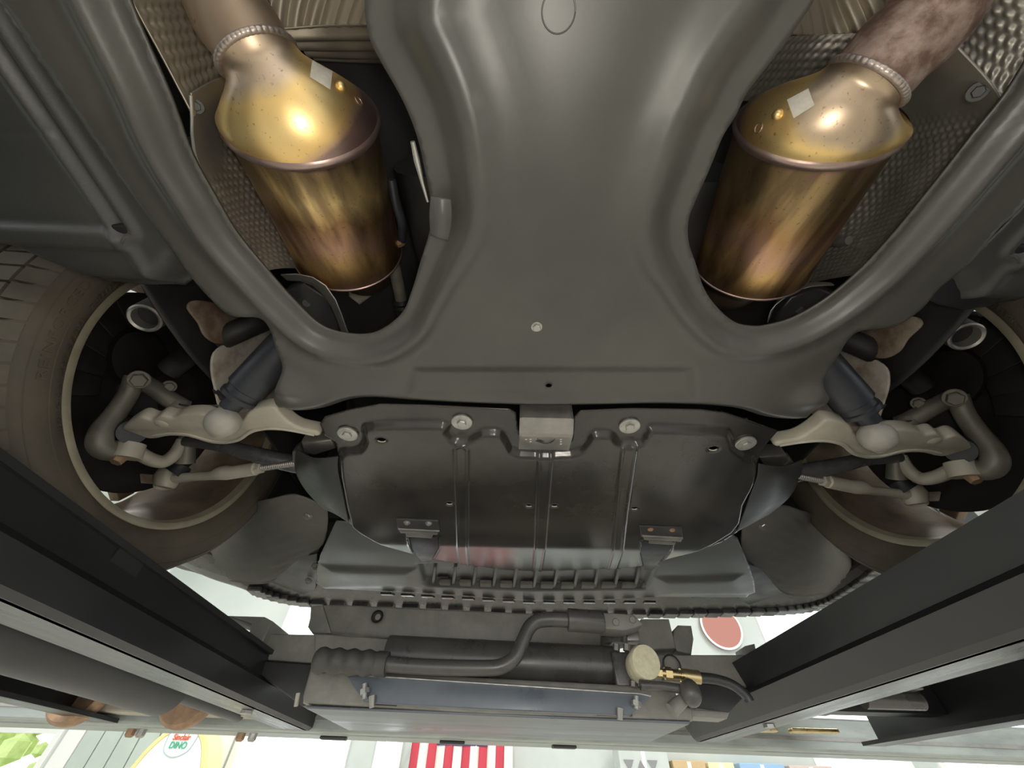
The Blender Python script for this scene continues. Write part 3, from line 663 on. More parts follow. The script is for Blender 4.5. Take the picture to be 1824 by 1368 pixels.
# --- front undertray with cooling slots
ZF = .423
FU = [(600, 925), (572, 985), (563, 1020), (562, 1046), (572, 1054), (680, 1060), (800, 1066), (945, 1078), (1060, 1075), (1180, 1070), (1338, 1071), (1347, 1062), (1343, 1035), (1333, 1005), (1312, 955), (1290, 940), (950, 980), (640, 930)]
REC = [(742, 1008), (752, 1042), (760, 1047), (945, 1055), (1150, 1053), (1158, 1040), (1172, 1010), (950, 1000)]
fu = xy(FU, ZF); rec = xy(REC, ZF)
ductl = xy([(575, 1005), (740, 1015), (745, 1048), (566, 1050)], ZF); ductr = xy([(1168, 1030), (1320, 1022), (1338, 1060), (1175, 1062)], ZF)
def fu_z(V):
    z = np.full(len(V), ZF+.004)
    s = dline(V, rec); i = inpoly(V, rec); z += .020*sstep(-.004, .012, np.where(i, s, -s))
    for d_ in (ductl, ductr):
        s = dline(V, d_); i = inpoly(V, d_); z -= .008*sstep(-.015, .035, np.where(i, s, -s))
    d = dline(V, fu[3:12], False); z += .020*(1-sstep(0, .022, d))**1.5
    ax = np.abs(V[:, 0]-X0); z -= .010*sstep(.25, .5, ax)*sstep(1.2, .9, V[:, 1])
    return z
fut = panel('front_undertray', fu, [], fu_z, .005, .014, M['under'], car, band=.03, thick=.003, feat=((rec, True), (ductl, True), (ductr, True)), label='black front undertray with a row of slots')
for k in range(12):
    xa = 757+k*36.5
    a, b = P(xa+18, 1009 if 3 < k < 9 else 1010, ZF+.014), P(xa+13-k*.5, 1049+min(k, 6)*.9, ZF+.010)
    dx = .0045
    MB().prism([a+Vector((-dx, 0, 0)), a+Vector((dx, 0, 0)), b+Vector((dx, 0, 0)), b+Vector((-dx, 0, 0))], (0, 0, .014), bev=.002).build('slot_rib', M['under'], fut)
for k in range(12):
    if k == 11: break
    xa = 757+k*36.5+34
    a, b = P(xa-10, 1038+min(k, 6)*.8, ZF+.008), P(xa+12, 1047+min(k, 6)*.8, ZF+.006)
    MB().box((a.x, min(a.y, b.y), a.z), (b.x, max(a.y, b.y), a.z+.012), bev=.004).build('slot_lip', M['liner'], fut)
for sx, sy in ((789, 1029), (942, 1036), (1102, 1037)):
    a = P(sx, sy, ZF+.018); MB().box((a.x-.014, a.y-.006, a.z), (a.x+.014, a.y+.006, a.z+.004)).build('slot_cover', M['deep'], fut, smooth=False)
# lower lip: rows of teeth along the bumper edge
lipc = spline([P(318, 1000, .475), P(370, 1024, .460), P(430, 1044, .452), P(470, 1062, .450), P(560, 1078, .447), P(760, 1086, .444), P(945, 1098, .442), P(1120, 1096, .442), P(1250, 1094, .445), P(1370, 1090, .449), P(1440, 1079, .452), P(1490, 1052, .46), P(1560, 1000, .475)], 10)
lip = MB()
for p in lipc: pass
v = []; f = []
for i, p in enumerate(lipc):
    p = Vector(p)
    for dy, dz in ((-.15, .020), (-.050, .000), (.0, -.004), (.018, -.003), (.022, .01), (.022, .09), (-.15, .09)): v.append(p+Vector((0, dy, dz)))
n = 7
for i in range(len(lipc)-1):
    for k in range(n): f.append((i*n+k, i*n+(k+1) % n, (i+1)*n+(k+1) % n, (i+1)*n+k))
f += [tuple(reversed(range(n))), tuple((len(lipc)-1)*n+k for k in range(n))]
lipo = mk('bumper_lip', v, f, M['jack_blk'], car, smooth=False, label='black lower lip of the front bumper')
for i in range(26, len(lipc)-2, 2):
    p = Vector(lipc[i]); q = Vector(lipc[i+1])
    MB().box((p.x+.004, p.y-.048, p.z-.012), (max(q.x, p.x+.03)+.016, p.y-.004, p.z+.002), bev=.003).build('lip_tooth', M['jack_blk'] if (i//2) % 4 else M['black'], lipo, smooth=False)
for k in range(14):
    xa = 690+k*36
    a = P(xa, 1057+min(k, 7)*2.1, ZF-.002); MB().prism([a+Vector((-.018, -.010, 0)), a+Vector((.014, -.010, 0)), a+Vector((.020, .012, .004)), a+Vector((-.018, .012, .004))], (0, 0, -.006), bev=.001).build('edge_tooth', M['skid'], fut, smooth=False)

# --- wheel-arch front liners (felt)
def liner():
    R_ = [[P(420, 900, .54), P(470, 890, .47), P(530, 880, .45), P(585, 905, .44)],
          [P(380, 950, .53), P(460, 935, .46), P(530, 925, .44), P(583, 945, .435)],
          [P(320, 990, .52), P(425, 985, .455), P(505, 985, .44), P(568, 975, .437)],
          [P(316, 1010, .51), P(420, 1034, .452), P(485, 1034, .447), P(512, 1000, .448)]]
    o = patch('wheel_arch_liner', R_, 40, 40, M['liner'], car, pat=lambda a, b, u, v: .0018*np.sin(a*260)*(u > .72)+.0008*np.sin(a*90+b*60), flip=True, thick=.004, label='grey felt wheel arch liner ahead of the wheel')
    for (bx, by, z) in ((548, 918, .436), (562, 1009, .437), (549, 1035, .440)):
        place('liner_clip', b_small, P(bx, by, z), (DOWN+Vector((0, -.5, 0))), o, 1.5)
    for pts in ([(535, 915), (575, 905), (575, 909), (540, 920)],):
        MB().prism([P(a, b, .439) for a, b in pts], (0, 0, -.002)).build('liner_slit', M['deep'], o, smooth=False)
    p2 = [P(575, 935, .438), P(600, 940, .432), P(600, 1000, .430), P(565, 1000, .436)]
    # mounting strip beside the undertray
    MB().prism([P(512, 998, .452), P(566, 985, .446), P(562, 1050, .446), P(540, 1060, .448), P(500, 1045, .452), P(480, 1036, .455)], (0, 0, .02), bev=.003).build('liner_bracket', M['black'], o)
    return o
for MIRROR in (False, True): liner()
MIRROR = False

# --- catalytic converters
GOLD = (.80, .58, .24); PALE = (.82, .66, .36); PURP = (.36, .24, .21); BRZ = (.36, .235, .125); OLIVE = (.36, .28, .16); DKB = (.24, .16, .11)
def converter(side, pipe, weld, ring, end, patch_px, boss_px, circ_px, rust):
    """pipe / weld / ring / end: centres of the cross sections"""
    root = empty('catalytic_converter', (0, 0, 0), parent=car, label='bronze tinted catalytic converter in the %s opening' % side)
    A = (end-ring).normalized(); B = (ring-weld).normalized(); Cp = (weld-pipe).normalized(); R0 = .0745; RR = .0785; rp = .0335
    mc = cat_mat('cone_%s' % side, [(.0, (.50, .38, .27)), (.05, (.62, .46, .28)), (.14, (.84, .58, .24)), (.45, (.90, .66, .30)), (.80, (.84, .56, .22)), (.93, (.62, .40, .24)), (1, PURP)], weld, ring, (1, .5, 1))
    mcan = cat_mat('can_%s' % side, [(0, PURP), (.10, OLIVE), (.28, PALE if side == 'left' else OLIVE), (.45, BRZ), (.62, (.50, .33, .26)), (.78, (.60, .42, .20)), (.92, BRZ), (1, PURP)], ring, end, (3.0, .25, 1.0), True)
    # dome
    prof = [(0, rp+.0015), (.10, rp+.0015), (.22, .0375), (.34, .045), (.46, .054), (.60, .063), (.74, .0705), (.88, .0755), (1, RR-.0015)]
    rings = []
    for s, r in prof:
        c = weld.lerp(ring, s)+(B-A)*0; ax = Cp.lerp(A, s).normalized(); rings.append((c, ax, r))
    # smooth resample
    S_ = spline([(i,) for i in range(len(prof))], 3)[:, 0]
    rr = []
    pr = spline([(a, b) for a, b in prof], 4)
    for s, r in pr: rr.append((weld.lerp(ring, s), Cp.lerp(A, s), r))
    loft(rr, 64, cap=False).build('dome', mc, root, ang=0)
    # can with crimped rims
    L = (end-ring).length
    cr_ = [(-.003, RR-.003), (.0, RR), (.003, RR+.0005), (.006, RR-.001), (.0085, R0+.001), (.012, R0), (L*.5, R0-.0006), (L-.010, R0), (L-.006, R0+.001), (L-.003, R0+.0015), (L, R0), (L+.004, R0-.012), (L+.012, .04)]
    can = loft([(ring+A*s, A, r) for s, r in cr_[4:]], 64).build('can', mcan, root, ang=50)
    loft([(ring+A*s, A, r) for s, r in cr_[:5]], 64, cap=False).build('rim', M['rimring'], root, ang=0)
    t = [(ring+A*(L-.003)+(A.orthogonal().normalized()*math.cos(a)+A.cross(A.orthogonal().normalized())*math.sin(a))*(R0+.0008)) for a in np.linspace(0, 2*math.pi, 65)]
    MB().tube(t, .0019, 8, cap=False).build('end_rim', M['rimring'], root)
    # outlet pipe and weld
    pp = [weld+Cp*.004, weld-Cp*.02, pipe, pipe+Vector((0, -.14, .0)), pipe+Vector((0, -.34, .004))]
    MB().tube(spline(pp, 8), rp, 40).build('exhaust_pipe', M['pipe_rust'] if rust else M['pipe'], root, label='rusty exhaust pipe' if rust else 'brown tinted exhaust pipe')
    o = Cp.orthogonal().normalized(); o2 = Cp.cross(o)
    MB().tube([weld+Cp*.002+(o*math.cos(a)+o2*math.sin(a))*(rp+.0003+.0003*math.sin(47*a+2*math.sin(3*a))) for a in np.linspace(0, 2*math.pi, 193)], .0030, 10, cap=False).build('weld_bead', M['weld'], root, label='pale weld bead')
    # front flange end towards the engine
    f0 = end+A*.012
    MB().tube(spline([f0-A*.01, f0+A*.03, f0+A*.07+Vector((0, 0, .05)), f0+A*.09+Vector((0, .0, .16))], 6), .033, 24).build('front_pipe', M['pipe'], root)
    # dome details: find points on the dome along a pixel ray
    from mathutils.bvhtree import BVHTree
    V = [Vector(c) for c in []]
    lm = loft(rr, 64, cap=False); tri = BVHTree.FromPolygons([tuple(q) for q in lm.v], lm.f)
    def hit(px, py):
        d = ray(px, py).normalized(); h, nn, *_ = tri.ray_cast(Vector((0, 0, 0)), d)
        if nn.dot(d) > 0: nn = -nn
        return h, nn
    q = [hit(*p) for p in patch_px]
    if all(a[0] is not None for a in q):
        n = 6; v = []
        for i in range(n+1):
            for j in range(n+1):
                s, t_ = i/n, j/n; px_ = [(patch_px[0][k]*(1-s)+patch_px[1][k]*s)*(1-t_)+(patch_px[3][k]*(1-s)+patch_px[2][k]*s)*t_ for k in (0, 1)]
                h, nn = hit(*px_); v.append(h+nn*.0004)
        f = [(i*(n+1)+j, i*(n+1)+j+1, (i+1)*(n+1)+j+1, (i+1)*(n+1)+j) for i in range(n) for j in range(n)]
        mk('etched_patch', v, f, M['etch'], root, label='pale etched square on the dome')
    h, nn = hit(*boss_px); MB().ball(h, .0048, 16).build('boss', mc, root)
    h, nn = hit(*circ_px); a = nn.orthogonal().normalized(); b = nn.cross(a)
    MB().tube([h+nn*.0002+(a*math.cos(t)+b*math.sin(t))*.0042 for t in np.linspace(0, 2*math.pi, 25)], .0005, 6, cap=False).build('round_stamp', M['rimring'], root)
    return root
converter('left', PT(402, 0, .332), PT(457, 98, .345), PT(537, 208, .398), PT(622, 448, .565), [(556, 108), (592, 128), (588, 160), (552, 138)], (607, 154), (639, 180), False)
converter('right', PT(1672, -2, .300), PT(1548, 142, .330), PT(1456, 218, .393), PT(1335, 468, .545), [(1402, 178), (1440, 158), (1451, 188), (1414, 211)], (1385, 204), (1351, 228), True)

# --- heat shields
def dimple(per, amp, mask=None):
    def f(a, b, u, v):
        k = 2*math.pi/per
        z = amp*(np.cos(k*a)+np.cos(k*(a*.5+b*.866))+np.cos(k*(a*.5-b*.866)))/3
        e = np.minimum(np.minimum(u, 1-u)/.05, np.minimum(v, 1-v)/.07); z = z*np.clip(e, 0, 1)
        if mask is not None: z = z*mask(u, v)
        return z
    return f
def corr(per, amp, ang):
    c, s = math.cos(ang), math.sin(ang)
    return lambda a, b, u, v: amp*np.sin(2*math.pi*(a*c+b*s)/per)*np.clip(np.minimum(u, 1-u)/.04, 0, 1)
patch('heat_shield', [[P(150, -190, .432), P(240, -170, .485), P(330, -160, .545), P(430, -150, .58)], [P(222, -20, .430), P(300, -20, .485), P(380, -20, .545), P(470, -20, .58)], [P(290, 108, .430), P(350, 95, .485), P(420, 80, .545), P(500, 80, .58)], [P(343, 208, .428), P(378, 165, .480), P(440, 130, .54), P(510, 110, .575)]], 170, 110, M['shield_warm'], car, dimple(.0088, .0017), flip=True, label='dimpled tan heat shield beside the left exhaust pipe')
sm = lambda u, v: np.clip((np.hypot((u-.28)/.22, (v-.12)/.22)-.8)*4, 0, 1)*np.clip((u-.12)/.06, 0, 1)
lower_l = patch('heat_shield', [[P(338, 165, .432), P(385, 140, .475), P(440, 128, .525), P(520, 130, .58)], [P(341, 235, .428), P(392, 235, .480), P(455, 230, .535), P(540, 235, .59)], [P(352, 290, .425), P(408, 292, .480), P(475, 290, .535), P(550, 290, .59)], [P(386, 365, .422), P(432, 352, .480), P(500, 345, .54), P(570, 350, .60)], [P(408, 425, .424), P(460, 420, .480), P(520, 415, .54), P(600, 420, .61)], [P(440, 490, .432), P(500, 478, .490), P(560, 480, .55), P(640, 480, .62)]], 190, 120, M['shield'], car, dimple(.0082, .0014, sm), flip=True, label='dimpled aluminium heat shield beside the left converter')
place('shield_screw', b_black, P(349, 189, .438), DOWN+Vector((.7, 0, 0)), lower_l, .65)
smr = lambda u, v: np.clip((u-.20+.10*(1-v))/.06, 0, 1)*np.clip((.93-v)/.05, 0, 1)
lower_r = patch('heat_shield', [[P(1530, 120, .575), P(1600, 120, .525), P(1650, 100, .475), P(1702, 82, .436)], [P(1540, 240, .585), P(1610, 235, .535), P(1690, 215, .478), P(1788, 192, .425)], [P(1500, 330, .59), P(1580, 325, .54), P(1660, 300, .480), P(1752, 285, .424)], [P(1460, 410, .60), P(1540, 400, .545), P(1610, 375, .485), P(1690, 365, .426)], [P(1420, 460, .61), P(1490, 450, .55), P(1560, 435, .49), P(1630, 425, .430)], [P(1390, 520, .62), P(1440, 505, .56), P(1500, 492, .50), P(1560, 485, .440)]], 210, 130, M['shield'], car, dimple(.0082, .0014, smr), label='dimpled aluminium heat shield beside the right converter')
place('shield_screw', b_black, P(1742, 163, .436), DOWN+Vector((-.7, 0, 0)), lower_r, .8)
patch('heat_shield', [[P(1560, -200, .57), P(1700, -200, .52), P(1850, -180, .47), P(1990, -120, .43)], [P(1580, -60, .57), P(1690, -60, .52), P(1800, -40, .47), P(1920, 0, .43)], [P(1620, 50, .57), P(1690, 40, .515), P(1770, 60, .465), P(1850, 90, .43)], [P(1640, 110, .57), P(1695, 88, .505), P(1735, 140, .458), P(1786, 188, .428)]], 160, 120, M['shield'], car, dimple(.0095, .0018), label='dimpled heat shield beside the rusty pipe')
MB().prism([P(a, b, .4285) for a, b in ((1786, 188), (1768, 205), (1752, 270), (1712, 330), (1690, 352), (1700, 356), (1728, 332), (1768, 276), (1792, 204))], (0, 0, .0015), bev=.0004).build('shield_flange', M['bolt'], lower_r, label='bright folded edge of the shield')
MB().tube(spline([P(340, 170, .430), P(342, 210, .427), P(343, 245, .4265), P(352, 290, .4235), P(384, 365, .4205), P(404, 420, .422)], 6), .0014, 8).build('shield_flange', M['bolt'], lower_l, label='bright folded edge of the shield')
# corrugated tunnel shields
patch('tunnel_shield', [[P(430, -140, .58), P(560, -140, .60), P(690, -140, .57)], [P(470, -20, .58), P(570, -20, .60), P(670, -20, .57)], [P(500, 52, .585), P(580, 48, .60), P(665, 46, .57)]], 120, 110, M['shield_warm'], car, corr(.0165, .0026, .95), flip=True, label='corrugated tunnel shield behind the left pipe')
patch('tunnel_shield', [[P(500, 50, .582), P(580, 44, .595), P(668, 42, .566)], [P(520, 75, .60), P(590, 75, .61), P(675, 75, .585)], [P(560, 105, .64), P(610, 108, .65), P(690, 110, .62)]], 60, 60, M['shield_warm'], car, corr(.018, .003, 0), flip=True, label='folded shield edge behind the left converter')
patch('tunnel_shield', [[P(1420, -140, .57), P(1540, -140, .60), P(1640, -140, .58)], [P(1410, -20, .57), P(1500, -20, .60), P(1590, -20, .58)], [P(1395, 62, .57), P(1470, 64, .60), P(1545, 60, .585)]], 120, 100, M['shield_warm'], car, corr(.0145, .0026, -.75), flip=True, label='corrugated tunnel shield behind the right pipe')
patch('tunnel_shield', [[P(1388, 64, .566), P(1460, 62, .595), P(1545, 58, .58)], [P(1360, 110, .57), P(1430, 105, .60), P(1520, 100, .59)], [P(1320, 180, .58), P(1400, 170, .62), P(1490, 150, .62)]], 60, 80, M['shield'], car, dimple(.009, .0012), flip=True, label='plain heat shield above the right converter')

# --- what shows in the openings around the converters
patch('foil_bracket', [[P(500, 490, .475), P(540, 490, .470), P(575, 505, .466), P(600, 540, .462), P(612, 575, .458), P(625, 606, .455)], [P(512, 500, .495), P(545, 503, .49), P(570, 520, .487), P(592, 550, .482), P(604, 582, .478), P(614, 608, .475)]], 30, 8, M['bolt'], car, label='thin bright bracket edge in the left opening')
MB().prism([P(505, 520, .50), P(540, 505, .50), P(580, 530, .50), P(600, 575, .50), P(612, 625, .50), P(540, 625, .50)], (0, 0, .03), bev=.004).build('engine_mount', M['black'], car, label='black engine mount arm in the left opening')
MB().tube([P(546, 540, .499), P(546, 540, .4985)], .0055, 16).build('mount_hole', M['deep'], car)
MB().ball(P(508, 540, .48), .013, 16).build('mount_bushing', M['steel'], car)
sp = spline([P(690, 440, .60), P(703, 480, .60), P(714, 530, .60), P(722, 580, .60)], 12)
MB().tube(sp, .0105, 18).build('steering_shaft', M['knuckle'], car)
bb = MB()
for k in range(5): c = P(715+k*2, 537+k*9, .60); d = (P(722, 580, .60)-P(703, 480, .60)).normalized(); bb.tube([c-d*.0045, c, c+d*.0045], [.0125, .0165, .0125], 18)
bb.build('shaft_bellows', M['black'], car)
MB().prism([P(618, 500, .63), P(668, 505, .63), P(660, 530, .63), P(640, 545, .63), P(620, 530, .63)], (0, 0, .03), bev=.006).build('engine_bracket', M['pale'], car, label='dull beige bracket below the left converter')
MB().tube(spline([P(697, 320, .52), P(705, 360, .52), P(716, 400, .53), P(714, 435, .55)], 6), .006, 12).build('oil_line', M['boot'], car)
MB().tube([P(707, 434, .545), P(717, 430, .543)], .006, 6).build('line_fitting', M['rustbolt'], car)
patch('foil_bracket', [[P(1366, 575, .458), P(1374, 550, .461), P(1400, 528, .465), P(1440, 510, .470), P(1486, 507, .475)], [P(1372, 560, .490), P(1384, 535, .49), P(1405, 515, .49), P(1440, 503, .492), P(1480, 503, .494)]], 30, 10, M['shield'], car, flip=True, label='curved aluminium bracket in the right opening')
MB().prism([P(1385, 560, .50), P(1410, 530, .50), P(1460, 515, .50), P(1500, 530, .50), P(1460, 590, .50), P(1380, 590, .50)], (0, 0, .03), bev=.004).build('engine_mount', M['black'], car, label='black engine mount arm in the right opening')
MB().tube([P(1424, 552, .499), P(1424, 552, .4985)], .0055, 16).build('mount_hole', M['deep'], car)
MB().ball(P(1480, 550, .49), .016, 16).build('mount_bushing', M['steel'], car)
MB().prism([P(1275, 500, .62), P(1322, 513, .62), P(1315, 530, .62), P(1300, 538, .62), P(1270, 520, .62)], (0, 0, .03), bev=.005).build('engine_bracket', M['pale'], car, label='dull beige bracket below the right converter')
MB().tube([P(1485, 425, .56), P(1498, 430, .54), P(1512, 428, .53)], [.010, .008, .006], 12).build('oxygen_sensor', M['bolt'], car)
MB().box((X0-.45, -.42, .665), (X0+.45, .70, .70)).build('engine_bay', M['deep'], car, smooth=False)
MB().tube([(X0-.13, .12, .60), (X0-.10, .40, .60)], .10, 24).tube([(X0+.14, .12, .60), (X0+.12, .40, .60)], .10, 24).build('gearbox_housing', M['deep'], car)

# --- front wheels
def wheel():
    root = empty('wheel', (0, 0, 0), parent=car, label='front wheel with dusty tyre and brown stained rim')
    yc, zc = WC; n = 120
    def lathe(name, prof, mat, closed=False, ang=35, nn=n):
        v = []; f = []; m = len(prof)
        for x, r in prof:
            for k in range(nn): a = 2*math.pi*k/nn; v.append((x, yc+r*math.cos(a), zc+r*math.sin(a)))
        for i in range(m-1 if not closed else m):
            i2 = (i+1) % m
            for k in range(nn): f.append((i*nn+k, i2*nn+k, i2*nn+(k+1) % nn, i*nn+(k+1) % nn))
        return mk(name, v, f, mat, root, ang=ang)
    # tyre: bead - sidewall - shoulder - crown - outer side
    tp = [(-.640, .245), (-.622, .250), (-.613, .2545), (-.606, .262), (-.599, .274), (-.5965, .288), (-.598, .300), (-.602, .308), (-.606, .3125), (-.612, .3165), (-.620, .320), (-.645, .322), (-.73, .323), (-.815, .322), (-.845, .318), (-.858, .305), (-.862, .285), (-.855, .262), (-.842, .25), (-.82, .245)]
    lathe('tyre', tp, M['tyre'], True)
    # sidewall lines
    for x, r in ((-.5975, .2685+.013), (-.6005, .306)):
        MB().tube([(x-.0003, yc+r*math.cos(a), zc+r*math.sin(a)) for a in np.linspace(0, 2*math.pi, 121)], .0009, 6, cap=False).build('sidewall_line', M['tyre'], root)
    # tread blocks
    tb = MB(); nb = 74
    for k in range(nb):
        a0 = 2*math.pi*k/nb; a1 = a0+2*math.pi/nb*.86
        for (xa, ra, xb, rb, sk_) in ((-.609, .3155, -.640, .3285, 0), (-.645, .329, -.690, .3305, .02), (-.697, .3305, -.765, .3305, .03), (-.772, .3305, -.812, .329, .02), (-.816, .3285, -.850, .318, 0)):
            v = []
            for (x, r) in ((xa, ra), (xb, rb)):
                for a in (a0, (a0+a1)/2, a1):
                    aa = a+sk_*(x+.7)*6
                    for dr in (0, -.009): v.append((x, yc+(r+dr)*math.cos(aa), zc+(r+dr)*math.sin(aa)))
            # index: x(2) * a(3) * dr(2)
            I = lambda i, j, d: i*6+j*2+d
            f = []
            for j in (0, 1): f.append((I(0, j, 0), I(1, j, 0), I(1, j+1, 0), I(0, j+1, 0)))
            for j in (0, 1): f.append((I(0, j, 0), I(0, j+1, 0), I(0, j+1, 1), I(0, j, 1))); f.append((I(1, j+1, 0), I(1, j, 0), I(1, j, 1), I(1, j+1, 1)))
            f.append((I(0, 0, 1), I(1, 0, 1), I(1, 0, 0), I(0, 0, 0))); f.append((I(0, 2, 0), I(1, 2, 0), I(1, 2, 1), I(0, 2, 1)))
            tb.add(v, f)
    o = tb.build('tread', M['tread'], root, smooth=False); o['kind'] = 'stuff'
    # rim
    lathe('rim', [(-.624, .2535), (-.6195, .2535), (-.617, .251), (-.617, .243), (-.619, .2395), (-.628, .2365), (-.655, .2345), (-.70, .222), (-.80, .220), (-.835, .236), (-.848, .246), (-.852, .252), (-.845, .256), (-.83, .245), (-.80, .230), (-.66, .240), (-.63, .247)], M['rim'], True)
    lathe('rim_lip', [(-.6165, .2515), (-.6155, .249), (-.6155, .243), (-.6170, .2400), (-.630, .2355), (-.631, .237), (-.6185, .2415)], M['rimlip'], True)
    for k in range(10):
        a = 2*math.pi*k/10+.12
        c, s = math.cos(a), math.sin(a); w0, w1 = .030, .017; q = []
        for r, w_ in ((.05, w0), (.228, w1)):
            for t in (-1, 1): q.append(Vector((-.825, yc+r*c-t*w_*s, zc+r*s+t*w_*c)))
        MB().prism([q[0], q[1], q[3], q[2]], (-.022, 0, 0), bev=.003).build('spoke', M['rim'], root)
    loft([((-.80, yc, zc), (-1, 0, 0), .07), ((-.85, yc, zc), (-1, 0, 0), .065)], 36).build('hub', M['rim'], root)
    # raised lettering on the inner sidewall
    def arc_text(body, rr_, size, mid, sx=1.0):
        c = bpy.data.curves.new('t', 'FONT'); c.body = body; c.size = size; c.align_x = 'CENTER'; c.extrude = .0012; c.space_character = 1.15
        t = bpy.data.objects.new('t', c); COL.objects.link(t); me = bpy.data.meshes.new_from_object(t.evaluated_get(bpy.context.evaluated_depsgraph_get())); bpy.data.objects.remove(t)
        v = []; tpx = np.array(tp)
        for q in me.vertices:
            a = mid-q.co.x*sx/rr_ if True else 0; r = rr_+q.co.y
            xs = np.interp(r, tpx[2:9, 1], tpx[2:9, 0])+.0004+q.co.z
            v.append((xs, yc+r*math.cos(a), zc+r*math.sin(a)))
        mk('sidewall_lettering', v, [tuple(reversed(p.vertices)) for p in me.polygons], M['tyre'], root, smooth=False)
    arc_text('255/40R18  99Y  RADIAL   TUBELESS', .2625, .0125, math.radians(210), 1.05)
    arc_text('REINFORCED', .2880, .0150, math.radians(207), 1.5)
    # brake disc and splash shield
    bd_ = empty('brake', (0, 0, 0), parent=car)
    loft([((-.728, yc, zc), (-1, 0, 0), .188), ((-.734, yc, zc), (-1, 0, 0), .190)], 60).build('splash_shield', M['disc'], bd_)
    loft([((-.740, yc, zc), (-1, 0, 0), .185), ((-.768, yc, zc), (-1, 0, 0), .185)], 60).build('brake_disc', M['rimring'], bd_)
    loft([((-.675, yc, zc), (-1, 0, 0), .05), ((-.73, yc, zc), (-1, 0, 0), .075)], 36).build('hub_carrier', M['disc'], bd_)
    cal = MB()
    for a in np.linspace(math.radians(140), math.radians(225), 7)[:-1]:
        a2 = a+math.radians(15); cal.prism([(-.70, yc+r*math.cos(t), zc+r*math.sin(t)) for r, t in ((.125, a), (.205, a), (.205, a2), (.125, a2))], (-.07, 0, 0), bev=.004)
    cal.build('brake_caliper', M['disc'], bd_)
    place('caliper_bolt', b_big, P(203, 632, .50) if False else (-.699, yc-.13, zc+.02), (1, 0, 0), bd_, 1.2)

